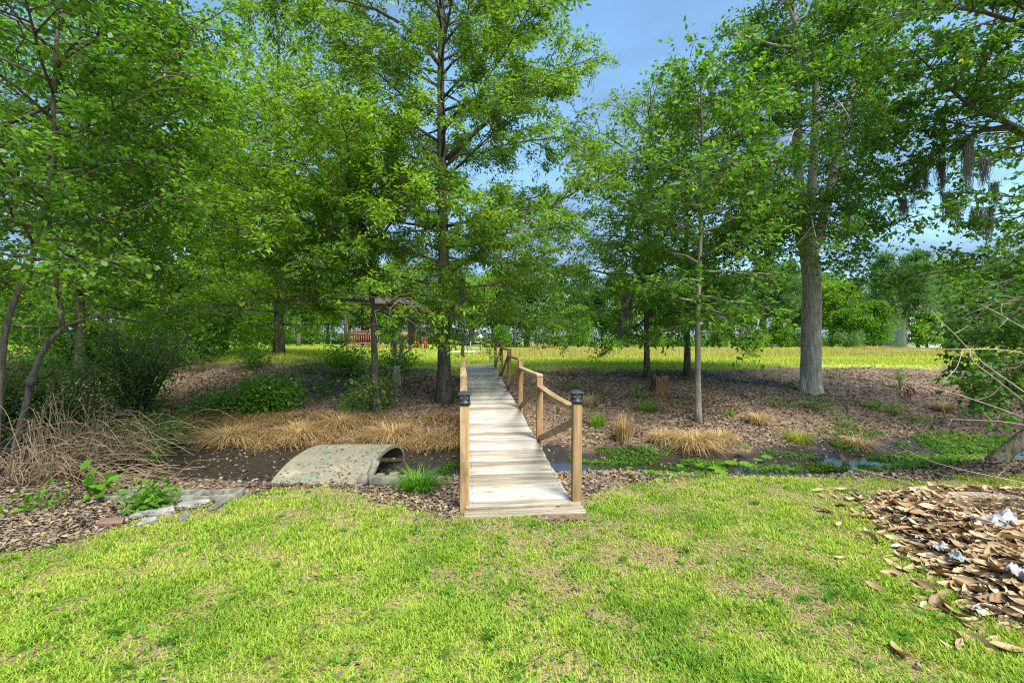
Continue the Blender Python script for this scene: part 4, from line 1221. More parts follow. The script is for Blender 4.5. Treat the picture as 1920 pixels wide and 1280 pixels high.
# ------------------------------------------------------------------ plants, one by one
def tussock(px, py, r, h, n, label, leaf='straw', name='grass_clump', wid=.009, droop=.9, spread=1.0, group=None, seed=0, flat=1.0):
    rg = np.random.default_rng(100 + seed)
    c = G(px, py)
    a = rg.uniform(0, 6.283, n); q = rg.uniform(0, 1, n) ** .6
    x = c[0] + r * .55 * q * np.cos(a); y = c[1] + r * .4 * q * np.sin(a)
    l = h * rg.uniform(.55, 1.2, n)
    ang = a + rg.normal(0, .5, n)
    m = MB()
    m.ribbons(np.stack([x, y, zt(x, y) - .01], 1), ang, l, r * spread * rg.uniform(.4, 1.15, n), l * droop * rg.uniform(.5, 1.2, n), wid, np.clip(rg.normal(.5, .2, n), 0, 1), K=5)
    o = m.build(name, M[leaf], None, c); o.location = c
    return tag(o, label, 'grass clump', group)
tussock(1245, 830, .30, .42, 380, 'small straw grass clump joined to the big drooping one on the bridge side', seed=1)
tussock(1300, 838, .48, .52, 900, 'largest drooping straw grass clump at the foot of the pale spotted trunk', seed=2)
tussock(1350, 828, .34, .42, 420, 'straw grass clump joined to the big drooping one on its far side from the bridge', seed=3)
tussock(1422, 795, .28, .40, 420, 'upright tawny straw clump alone on the brown bank', seed=4, droop=.75)
tussock(1170, 828, .26, .62, 380, 'tall straw clump with dark stalks beside the footbridge rail', seed=5, droop=.4, spread=.6)
tussock(1120, 800, .26, .36, 240, 'yellow-green grass tuft behind the tall lantern post', 'bright_leaf', seed=6, droop=.4, spread=.6)
tussock(1500, 828, .32, .35, 260, 'half green half dry grass tuft on the lower bank below the sweetgum', 'field_blade', seed=7, droop=.8)
tussock(1610, 835, .35, .3, 260, 'thin dry grass clump beside the green creek weeds', seed=8, droop=1.0)
tussock(1585, 872, .10, .18, 90, 'small pale dry grass tuft standing at the lawn edge by the creek', seed=9, droop=.3, spread=.4, wid=.006)
tussock(784, 921, .30, .36, 260, 'bright green grass tuft at the end of the grey timber edging', 'fresh_leaf', seed=10, droop=.55, wid=.012)
tussock(640, 800, .42, .45, 620, 'rounded straw grass clump behind the curved green shell', seed=11)
tussock(735, 822, .48, .50, 720, 'straw grass clump sweeping down beside the open end of the shell', seed=12)
tussock(430, 826, .5, .45, 640, 'long straw grass clump at the edge of the dark mud', seed=13)
tussock(560, 818, .45, .40, 520, 'straw grass clump between the mud and the rounded clump', seed=14)
tussock(350, 805, .42, .42, 480, 'straw grass clump in front of the small fern-like bush', seed=15)
tussock(1770, 770, .3, .35, 300, 'small tawny grass clump high on the pale leafy slope', seed=16, droop=.6)
tussock(1215, 770, .35, .30, 220, 'thin green grass patch below the broken stump', 'mid_leaf', seed=17, droop=.4, wid=.007)
tussock(1060, 700, .5, .5, 200, 'dead pale weed stalks leaning out of the bank beside the bridge end', seed=18, droop=.9)
tussock(1105, 760, .3, .45, 160, 'wispy dead weeds on the brown slope near the lantern post', seed=19, droop=.6, wid=.006)
tussock(1640, 658, 1.5, .75, 700, 'tawny tall grass mound at the edge of the field near the house', seed=20, droop=.7, wid=.03)
tussock(1020, 655, 1.6, .8, 700, 'tawny tall grass mound in the field behind the bridge end', seed=21, droop=.5, wid=.03)

def reed(px, py, h, n, label, seed, lean=0):
    rg = np.random.default_rng(seed); c = G(px, py)
    m = MB()
    x = c[0] + rg.normal(0, .06, n); y = c[1] + rg.normal(0, .05, n)
    m.ribbons(np.stack([x, y, zt(x, y) - .01], 1), rg.normal(lean, .8, n), h * rg.uniform(.6, 1.1, n), h * rg.uniform(.15, .5, n), .02, .017, rg.uniform(.2, .7, n), K=4)
    o = m.build('reed_clump', M['mid_leaf'], None, c); o.location = c
    tag(o, label, 'reeds')
reed(205, 860, .75, 16, 'dark green reed blades rising among the dead canes', 31, 0)
reed(158, 868, .85, 14, 'tall reed blades leaning across the bramble at its muddy foot', 32, 2.6)
reed(285, 868, .6, 18, 'reed clump standing at the edge of the open mud', 33, 1.5)

def leafy(name, px, py, h, r, n, l, leaf, label, cat='plant', seed=0, ratio=.5, stems=8, lift=.15, d=None, squash=1.0, clump=0, up=.7):
    """A plant or bush: stems fan out from one foot, leaves crowd their upper parts."""
    rg = np.random.default_rng(300 + seed)
    c = G(px, py) if d is None else np.array([(px - 960) / F * d, d, float(zt((px - 960) / F * d, d))])
    root = empty(name, tuple(c), label, cat)
    st, lf = MB(), MB()
    az = rg.uniform(0, 6.283, stems); rr = r * rg.uniform(.2, .95, stems) ** .7
    hh = h * rg.uniform(.6, 1.0, stems) * np.sqrt(np.clip(1.05 - (rr / r) ** 2 * .75, .1, 1))
    t = np.linspace(0, 1, 6)
    P = np.zeros((stems, 6, 3))
    P[:, :, 0] = c[0] + (rr * np.cos(az))[:, None] * t ** 1.3; P[:, :, 1] = c[1] + (rr * np.sin(az) * squash)[:, None] * t ** 1.3
    P[:, :, 2] = c[2] - .02 + hh[:, None] * t ** .9
    P[:, 1:] += rg.normal(0, .03, (stems, 5, 3)) * h
    st.tubes(P, np.maximum(.0025, .012 * h) * np.linspace(1, .35, 6)[None].repeat(stems, 0), 4)
    st.build('stems', M['twig'], root, c)
    k = rg.integers(0, stems, n); u = lift + (1.03 - lift) * rg.uniform(0, 1, n) ** .7
    x = np.minimum(u * 5, 4.999); i = x.astype(int); f = (x - i)[:, None]
    pos = P[k, i] * (1 - f) + P[k, np.minimum(i + 1, 5)] * f + rg.normal(0, 1, (n, 3)) * np.array([1, 1, .8]) * min(.35 * r, .16 + .05 * r)
    pos[:, 2] = np.maximum(pos[:, 2], zt(pos[:, 0], pos[:, 1]) + .01)
    N = rg.normal(0, .5, (n, 3)); N[:, 2] += up
    cl = rg.normal(0, .1, stems)[k]
    lf.leaves(pos, rg.normal(0, 1, (n, 3)) * [1, 1, .5] - [0, 0, .15], N, l * rg.uniform(.6, 1.25, n), ratio, np.clip(.5 + cl + rg.normal(0, .16, n), 0, 1))
    lf.build('leaves', M[leaf], root, c)
    return root
# thicket and bushes on the creek bank
leafy('evergreen_shrub', 255, 745, 2.5, 1.15, 6000, .075, 'deep_leaf', 'tall dense dark evergreen shrub with a black stem on the bank', 'shrub', 1, .45, 46, d=9.2)
leafy('evergreen_shrub', 120, 760, 2.1, 1.2, 4600, .075, 'mid_leaf', 'green mixed shrub behind the knobby sapling trunk', 'shrub', 2, .45, 40, d=8.2)
leafy('evergreen_shrub', -20, 780, 2.2, 1.1, 4300, .075, 'deep_leaf', 'dark evergreen shrub cut by the photo edge behind the thin trunk', 'shrub', 3, .45, 34, d=7.4)
leafy('ivy_mound', 505, 775, .85, .68, 3600, .075, 'mid_leaf', 'ivy covered mound climbing up the leafy bank', 'bush', 5, .7, 30, lift=.05, squash=.6)
leafy('ivy_mound', 400, 775, .35, .62, 1700, .07, 'mid_leaf', 'low creeping ivy spilling from the foot of the ivy covered mound', 'bush', 6, .7, 18, lift=.05)
leafy('fern_bush', 290, 805, .62, .5, 2300, .07, 'fresh_leaf', 'light green fern-like bush above the straw grass', 'bush', 7, .42, 22, d=8.0)
leafy('fern_bush', 262, 755, .55, .5, 1300, .07, 'mid_leaf', 'second darker fern-like bush higher up behind the light green one', 'bush', 8, .42, 16)
leafy('oak_shrub', 705, 775, 1.3, .5, 850, .085, 'mid_leaf', 'ragged shrub wrapped around the slim leaning trunk', 'shrub', 9, .5, 22, lift=.1)
leafy('young_oak', 655, 705, .85, .75, 1300, .10, 'bright_leaf', 'young bright oak shrub in front of the pavilion', 'shrub', 10, .45, 18, lift=.25)
leafy('young_oak', 745, 700, .75, .6, 1000, .10, 'bright_leaf', 'small bright oak shrub between the slim trunk and the straight trunk', 'shrub', 11, .45, 14, lift=.25)
leafy('bank_shrub', 470, 690, .8, .5, 900, .08, 'mid_leaf', 'small thin shrub at the crest of the bank near the stout dark trunk', 'shrub', 12, .5, 12, lift=.2)
leafy('thicket_bush', 150, 655, 1.6, 1.8, 3200, .12, 'mid_leaf', 'green bush under the leafy tree behind the thicket', 'bush', 13, .5, 26, d=13)
leafy('thicket_bush', 380, 655, 1.0, 1.3, 1800, .11, 'mid_leaf', 'loose green bush in the shade at the crest of the bank', 'bush', 14, .5, 20, d=15)
leafy('yellow_bush', 1790, 650, 3.0, 2.3, 3000, .2, 'bright_leaf', 'yellow-green bush at the edge of the field beside the maple', 'bush', 15, .5, 26, d=34)
leafy('field_sapling', 1408, 655, 1.7, .8, 700, .16, 'bright_leaf', 'young light green sapling standing alone at the field edge', 'sapling', 16, .5, 9, d=24, lift=.2)
leafy('field_sapling', 1140, 655, 1.5, .6, 400, .16, 'bright_leaf', 'small sapling in the tawny grass between bridge and dark trunk', 'sapling', 17, .5, 7, d=26, lift=.3)
leafy('grey_shrub', 1595, 650, 2.0, 2.1, 1800, .2, 'pine_leaf', 'grey-green spreading shrub in the field in front of the house', 'shrub', 18, .4, 22, d=46)
# small plants near the lawn
leafy('leafy_plant', 283, 955, .30, .20, 420, .07, 'fresh_leaf', 'bright bushy plant standing by the concrete blocks', 'plant', 20, .38, 14, lift=.2)
leafy('fern_plant', 85, 950, .14, .25, 170, .07, 'fresh_leaf', 'low fern plant in the brown litter near the bramble foot', 'plant', 21, .35, 9, lift=.4)
leafy('broad_leaf_plant', 193, 940, .20, .13, 16, .13, 'fresh_leaf', 'seedling with a few broad leaves beside the concrete blocks', 'plant', 22, .75, 5, lift=.6)
leafy('broad_leaf_plant', 172, 918, .26, .10, 9, .13, 'fresh_leaf', 'single stalk with broad leaves under the dead canes', 'plant', 23, .75, 3, lift=.7)
leafy('fern_plant', 300, 872, .3, .22, 120, .06, 'fresh_leaf', 'light green sprig growing out of the mud by the reeds', 'plant', 24, .35, 6, lift=.6)
leafy('fern_plant', 105, 900, .32, .28, 180, .07, 'fresh_leaf', 'green sprig at the foot of the crooked sapling', 'plant', 25, .4, 8, lift=.5)
k = 0
for px, py, h, r, n, leaf, lab in (
        (1563, 708, .28, .2, 90, 'fresh_leaf', 'small light seedling beside the base of the sweetgum trunk'),
        (1688, 730, .65, .2, 150, 'mid_leaf', 'tall thin green weed at the crest of the leafy slope'),
        (1706, 745, .40, .17, 80, 'red_leaf', 'red-leaved seedling on the leafy slope'),
        (1635, 765, .20, .2, 130, 'fresh_leaf', 'rounded bright seedling on the slope between sweetgum and red seedling'),
        (1672, 775, .25, .24, 130, 'bright_leaf', 'yellow-green seedling just below the red-leaved one'),
        (1720, 790, .2, .3, 120, 'mid_leaf', 'sparse green seedling low on the slope towards the creek weeds'),
        (1530, 765, .25, .4, 260, 'mid_leaf', 'spreading weed patch below the sweetgum roots'),
        (1485, 725, .25, .15, 60, 'fresh_leaf', 'tiny seedling on the shaded side of the sweetgum trunk'),
        (1590, 800, .22, .3, 150, 'mid_leaf', 'weed cluster above the thin dry grass clump'),
        (1370, 780, .16, .12, 50, 'fresh_leaf', 'tiny weed between the pale trunk and the tawny clump'),
        (1200, 745, .3, .25, 120, 'mid_leaf', 'weed patch in the litter beside the bridge rail'),
        (1075, 735, .3, .22, 130, 'mid_leaf', 'green weed growing out of the bank seen through the rail'),
        (650, 775, .4, .3, 280, 'mid_leaf', 'green weed bush at the foot of the slim trunk'),
        (850, 745, .45, .12, 40, 'fresh_leaf', 'thin light weed between the straight trunk and the bridge'),
        (790, 715, .3, .35, 160, 'mid_leaf', 'weed patch high on the bank beside the straight trunk'),
        (610, 745, .6, .25, 160, 'mid_leaf', 'slender sapling on the bare brown slope'),
        (570, 700, .3, .3, 140, 'bright_leaf', 'small pale weed at the crest of the bank over the bare slope'),
        (1060, 660, .5, .2, 90, 'mid_leaf', 'leafy twig rising at the bridge end beside the last post'),
        (1770, 720, .25, .3, 130, 'bright_leaf', 'yellow weed on the pale slope under the maple'),
        (1455, 760, .2, .3, 120, 'mid_leaf', 'low weeds on the brown bank above the tawny clump')):
    k += 1
    leafy('seedling', px, py, h, r, n, .065, leaf, lab, 'seedling', 40 + k, .5, 7, lift=.3)

# pennywort at the lawn edge: round leaves on stalks
def pennywort():
    spots = [(1398, 862, .20, .085), (1420, 876, .11, .08), (1372, 878, .08, .10), (1438, 872, .12, .08), (1398, 882, .09, .09), (1340, 884, .05, .09), (1312, 882, .07, .07), (1352, 892, .04, .08), (1275, 880, .05, .06), (1180, 884, .05, .06), (1215, 890, .04, .05)]
    for i, (px, py, h, r) in enumerate(spots):
        rg = np.random.default_rng(500 + i); c = G(px, py)
        m = MB()
        n = 14
        a = np.linspace(.25, 6.03, n)
        rr = r * (1 + .12 * np.cos(a * 5 + rg.uniform(0, 6)))
        tilt = rg.uniform(-.25, .1)
        v = [(0, 0, h)] + [(math.cos(q) * w_, math.sin(q) * w_, h + .012 + math.sin(q) * w_ * -tilt) for q, w_ in zip(a + rg.uniform(0, 6), rr)]
        m.add(np.array(v) + c, tris=[(0, j, j + 1) for j in range(1, n)], rnd=rg.uniform(.5, .9))
        root = empty('round_leaf_plant', tuple(c), 'bright round leaf on a thin stalk beside the narrow strip of creek water', 'plant', 'round leaf plants along the creek')
        m.build('leaf', M['fresh_leaf'], root, c)
        s = MB(); s.tubes(np.stack([c, c + (.01, .01, h * .6), c + (0, 0, h)]), np.full((1, 3), .004), 4); s.build('stalk', M['fresh_leaf'], root, c)
pennywort()

# dead bramble canes
def bramble(px, py, d, n, spread, h, label, seed):
    rg = np.random.default_rng(seed)
    x0 = (px - 960) / F * d; c = np.array([x0, d, float(zt(x0, d))])
    m = MB(); K = 9
    t = np.linspace(0, 1, K)
    bx = c[0] + rg.normal(0, spread * .3, n); by = c[1] + rg.normal(0, .3, n)
    az = rg.choice([0.15, -.2, 3.0], n, p=[.6, .25, .15]) + rg.normal(0, .55, n)
    L_ = rg.uniform(.5, 1.35, n) * spread * 1.1; hh = rg.uniform(.35, 1.1, n) * h
    P = np.zeros((n, K, 3))
    P[:, :, 0] = bx[:, None] + np.cos(az)[:, None] * L_[:, None] * t ** 1.2
    P[:, :, 1] = by[:, None] + .6 * np.sin(az)[:, None] * L_[:, None] * t
    P[:, :, 2] = zt(bx, by)[:, None] + hh[:, None] * (np.sin(t * rg.uniform(1.6, 2.9, (n, 1)))) 
    P[:, 1:] += np.cumsum(rg.normal(0, .018, (n, K - 1, 3)), 1)
    P[:, :, 2] = np.maximum(P[:, :, 2], zt(P[:, :, 0], P[:, :, 1]) + .005)
    m.tubes(P, rg.uniform(.0025, .0065, n)[:, None] * np.linspace(1, .5, K)[None], 4)
    o = m.build('dead_bramble', M['cane'], None, c); o.location = c
    tag(o, label, 'bramble')
bramble(110, 850, 6.3, 120, 1.1, .85, 'largest tangle of dead arching canes between the sapling and the reeds', 61)
bramble(40, 880, 5.4, 80, .7, .6, 'tangle of pale dead canes around the foot of the crooked sapling', 62)
bramble(105, 850, 6.1, 70, .34, 1.15, 'upright dry tan stems standing beside the crooked sapling', 65)
bramble(215, 835, 6.6, 50, .34, .9, 'smaller stand of upright dry stems near the reeds', 66)
bramble(240, 800, 7.6, 40, .8, .6, 'sheaf of dead canes sweeping over towards the fern-like bush', 63)
bramble(180, 900, 5.4, 60, .65, .25, 'low mat of dead twigs and canes at the edge of the mud', 64)

# ------------------------------------------------------------------ hanging moss
moss = [(1722, 322, 9.6, .62, .34, 'long moss beard nearest the sweetgum, hanging free against the sky'), (1745, 300, 9.2, .55, .5, 'wide ragged moss curtain under the curved limb'),
        (1700, 375, 9.8, .35, .2, 'short moss wisp below the long beard beside the sweetgum'), (1812, 262, 8.4, .95, .22, 'longest narrow moss strand under the curved limb'),
        (1775, 365, 8.6, .42, .24, 'looped moss swag hanging low in the open sky gap'), (1795, 380, 8.7, .5, .2, 'moss tuft beside the looped swag'),
        (1850, 300, 8.3, .5, .18, 'thin moss strand between the longest strand and the photo edge'), (1862, 345, 8.5, .5, .2, 'moss strand low among the maple leaves'),
        (1840, 390, 8.8, .6, .35, 'broad moss clump over the low maple'), (1690, 190, 9.6, .35, .25, 'small dark moss clump high among the sweetgum leaves'),
        (1765, 60, 8.8, .3, .2, 'moss clump near the top beside the upper limb'), (1590, 400, 10.8, .4, .2, 'moss wisp inside the sweetgum crown'),
        (1178, 552, 11.6, .85, .4, 'moss beard on the slender dark oak above the field'), (1162, 600, 11.8, .62, .14, 'narrow moss strand dangling to the crest beside the slender dark oak'),
        (776, 590, 10.2, .62, .2, 'moss strand between the slim oak and the straight oak'), (745, 640, 9.8, .5, .22, 'moss clump hanging from the slim oak over the bright shrub'),
        (738, 690, 9.5, .38, .22, 'pale moss hanging lowest from the slim oak in front of the bank'), (868, 520, 10.3, .5, .25, 'moss tuft under the lowest limb of the straight oak')]
for i, (px, py, d, ln, wd_, lab) in enumerate(moss):
    rg = np.random.default_rng(700 + i)
    c = W(px, py, d)
    n = int(150 * (wd_ / .25) ** .7)
    m = MB(); K = 9; t = np.linspace(0, 1, K)
    nb = max(2, int(wd_ / .07)); cx_ = rg.uniform(-.5, .5, nb) * wd_; cl_ = rg.uniform(.45, 1.0, nb); q = rg.integers(0, nb, n)
    b = np.stack([cx_[q] + rg.normal(0, .022, n), rg.normal(0, .04, n), rg.normal(0, .03, n)], 1)
    l = 1.55 * ln * cl_[q] * rg.uniform(.35, 1.0, n)
    mid = np.stack([cx_[q], 0 * l, 0 * l], 1)
    P = mid[:, None] + (b - mid)[:, None] * (1 - .55 * t)[None, :, None] + rg.normal(0, .014, (n, K, 3)).cumsum(1) * .7
    P[:, :, 2] = b[:, 2:3] - l[:, None] * t
    m.tubes(P + c, np.full((n, K), .0036) * (1 - .5 * t)[None], 3, rnd=rg.uniform(0, 1, n))
    # the twig it is draped on
    m.tubes(np.stack([c + (-wd_ * .7, 0, .03), c + (0, 0, .0), c + (wd_ * .7, 0, .04)]), np.full((1, 3), .008), 5)
    o = m.build('spanish_moss', M['moss'], None, c); o.location = c
    tag(o, lab, 'moss', 'moss hanging from the limbs')

# ------------------------------------------------------------------ stumps
def stump(px, py, r, h, label, seed, jag=.35):
    rg = np.random.default_rng(seed); c = G(px, py)
    m = MB(); S, K = 22, 7
    a = np.linspace(0, 6.283185, S, endpoint=False)
    top = h * (1 - jag * rg.uniform(0, 1, S))
    rr = r * (1 + rg.uniform(-.14, .14, S))
    v = []
    for k in range(K):
        t = k / (K - 1)
        for j in range(S):
            q = rr[j] * (1.35 - .5 * min(1, t * 2) + .12 * t)
            v.append((math.cos(a[j]) * q, math.sin(a[j]) * q, -.08 + (top[j] + .08) * t))
    for j in range(S): v.append((math.cos(a[j]) * rr[j] * .55, math.sin(a[j]) * rr[j] * .55, top[j] * .62))
    v.append((0, 0, h * .4))
    q = [(k * S + j, k * S + (j + 1) % S, (k + 1) * S + (j + 1) % S, (k + 1) * S + j) for k in range(K) for j in range(S)]
    tr = [(K * S + j, K * S + (j + 1) % S, (K + 1) * S) for j in range(S)]
    m.add(np.array(v) + c, q, tr)
    o = m.build('tree_stump', M['stump'], None, c); o.location = c
    tag(o, label, 'stump')
stump(1237, 732, .19, .42, 'jagged reddish-brown stump beside the slender dark oak', 81)
stump(776, 815, .065, .24, 'small rotten dark stump standing in the litter by the bridge', 82, .6)

# ------------------------------------------------------------------ curved shell, timber edging, pipe
def shell():
    m = MB(); n, k = 28, 9
    th = np.linspace(.12, 3.0, n)
    xs = np.linspace(-2.80, -1.72, k)
    def arc(off, x, sh):
        yy = 6.18 - 1.12 * np.cos(th) - sh; zz = -.33 + .46 * np.sin(th) ** .85
        ny, nz_ = -np.cos(th), np.sin(th)
        return np.stack([np.full(n, x), yy + ny * off, zz + nz_ * off], 1)
    top = np.stack([arc(0, x + .02 * math.sin(x * 9), 0) for x in xs]); bot = np.stack([arc(-.05, x + .02 * math.sin(x * 9), 0) for x in xs])
    top[1:-1, :, 2] += .006 * np.random.default_rng(4).normal(0, 1, (k - 2, n))
    v = np.concatenate([top.reshape(-1, 3), bot.reshape(-1, 3)])
    I = lambda a, i, j: a * k * n + i * n + j
    q = []
    for i in range(k - 1):
        for j in range(n - 1):
            q.append((I(0, i, j), I(0, i + 1, j), I(0, i + 1, j + 1), I(0, i, j + 1))); q.append((I(1, i, j), I(1, i, j + 1), I(1, i + 1, j + 1), I(1, i + 1, j)))
    for j in range(n - 1):
        q.append((I(0, 0, j), I(0, 0, j + 1), I(1, 0, j + 1), I(1, 0, j))); q.append((I(0, k - 1, j + 1), I(0, k - 1, j), I(1, k - 1, j), I(1, k - 1, j + 1)))
    m.add(v, q)
    c = np.array([-2.25, 5.9, -.2])
    o = m.build('culvert_shell', M['shell'], None, c, smooth_=True); o.location = c
    es = o.modifiers.new('edges', 'EDGE_SPLIT'); es.split_angle = R(40)
    tag(o, 'curved greenish concrete shell arched over the muddy creek, scattered with dead leaves', 'culvert')
shell()
def on_shell():
    rg = np.random.default_rng(9); m = MB(); n = 1100
    th = rg.uniform(.25, 1.75, n); x = rg.uniform(-2.74, -1.75, n)
    keep = rg.uniform(0, 1, n) < np.where(x > -2.1, .9, .35) * np.where(th < .7, 1, .7)
    th, x = th[keep], x[keep]; n = len(x)
    m.leaves(np.stack([x, 6.18 - 1.12 * np.cos(th), -.33 + .46 * np.sin(th) ** .85 + .008], 1), rg.normal(0, 1, (n, 3)) * [1, 1, .2], np.array([0, -.4, 1.]) + rg.normal(0, .25, (n, 3)), rg.uniform(.025, .055, n), .55, np.clip(rg.normal(.7, .25, n), 0, 1))
    tag(m.build('shell_leaves', M['litter']), 'thin scatter of dead leaves lying on the curved shell', 'leaf litter', kind='stuff')
on_shell()
m = MB(); a = W(689, 905, 5.28); b = W(706, 862, 5.36)
m.tubes(np.stack([a, a * .5 + b * .5, b]), np.full((1, 3), .045), 14); c = a
o = m.build('pipe_stub', M['concrete'], None, c, smooth_=False); o.location = c
tag(o, 'pale leaning pipe stub at the open end of the curved shell', 'pipe')
for i, (x0, x1, py, hh, lab) in enumerate(((673, 690, 898, .09, 'short grey timber block at the near corner of the shell'), (694, 760, 899, .085, 'long grey timber beam in front of the shell opening'), (762, 832, 900, .08, 'grey timber beam with the bright grass tuft growing over it'))):
    d = 5.25
    m = MB(); a = W(x0, py, d); b = W(x1, py, d)
    m.box((a + b) / 2, b[0] - a[0], .10, hh, rz=.03 * (i - 1)); c = (a + b) / 2
    o = m.build('timber_edging', M['concrete'], None, c, bevel=.006); o.location = c
    tag(o, lab, 'timber')
for i, (px, py, lab) in enumerate(((712, 887, 'small square concrete block behind the long timber beam'), (738, 884, 'second small concrete block next to the square one behind the beam'))):
    m = MB(); c = W(px, py + 6, 5.75); m.box(c, .10, .12, .06, rz=.2 * i); o = m.build('concrete_block', M['concrete'], None, c, bevel=.008); o.location = c
    tag(o, lab, 'block')

# hollow blocks, rubble and a brick on the slope by the creek
def hollow_block(c, rz, label):
    m = MB(); L_, wd_, h, t = .40, .20, .16, .032
    for s in (-1, 1): m.box((0, s * (wd_ / 2 - t / 2), 0), L_, t, h)
    for x in (-L_ / 2 + t / 2, 0, L_ / 2 - t / 2): m.box((x, 0, -.002), t, wd_ - 2 * t, h - .004)
    o = m.build('hollow_block', M['concrete'], None, bevel=.004); o.location = c; o.rotation_euler = (R(2), R(-2), rz)
    tag(o, label, 'block', 'hollow concrete blocks by the creek')
for px, py, rz, lab in ((412, 927, .10, 'hollow concrete block at the end of the row, closest to the curved shell'), (336, 929, .06, 'middle hollow concrete block of the row beside the bushy plant'), (246, 928, -.05, 'mossy hollow concrete block behind the bushy plant')):
    c = G(px, py + 6); hollow_block((c[0], c[1], c[2] - .02), rz, lab)
def lump(c, r, mat, name, label, cat, seed, sq=.45, sub=3):
    rg = np.random.default_rng(seed)
    import bmesh
    bm = bmesh.new(); bmesh.ops.create_icosphere(bm, subdivisions=sub, radius=1)
    for v in bm.verts:
        q = np.array(v.co)
        n = 1 + .24 * float(vnoise(q[0] * 2 + seed, q[1] * 2 + q[2] * 3, 1.6, 3)) + .13 * float(vnoise(q[0] * 5 + seed, q[2] * 5 + q[1] * 4, 1.7, 2))
        q = q * n; q = np.where(np.abs(q) > .66, np.sign(q) * (.66 + (np.abs(q) - .66) * .3), q)
        v.co = (q[0] * r[0], q[1] * r[1], q[2] * r[2])
    me = bpy.data.meshes.new(name); bm.to_mesh(me); bm.free(); me.materials.append(mat)
    o = bpy.data.objects.new(name, me); o.location = c; o.rotation_euler = (0, 0, rg.uniform(0, 3)); col.objects.link(o)
    return tag(o, label, cat)
for i, (px, py, r, lab) in enumerate(((263, 968, (.11, .07, .045), 'white rubble lump in front of the bushy plant'), (302, 963, (.13, .08, .05), 'largest white rubble lump below the bushy plant'), (278, 980, (.10, .07, .03), 'flat white rubble piece lowest against the lawn'),
                                  (352, 950, (.12, .08, .04), 'pale rubble lump beside the middle hollow block'), (378, 944, (.09, .07, .04), 'small pale rubble lump closest to the end hollow block'), (418, 945, (.26, .06, .05), 'long grey concrete edge piece at the lawn border'), (345, 972, (.14, .05, .035), 'brownish stone half buried in the grass edge'))):
    c = G(px, py); lump(c + (0, 0, .01), r, M['rubble'] if i < 5 else M['concrete'], 'rubble_lump', lab, 'rubble', 90 + i)
c = G(208, 985); m = MB(); m.box((0, 0, 0), .17, .09, .06); o = m.build('brick', M['brick'], None, bevel=.004); o.location = c + (0, 0, .02); o.rotation_euler = (R(12), R(6), .5)
tag(o, 'brown brick lying tilted in the litter at the lawn edge', 'brick')

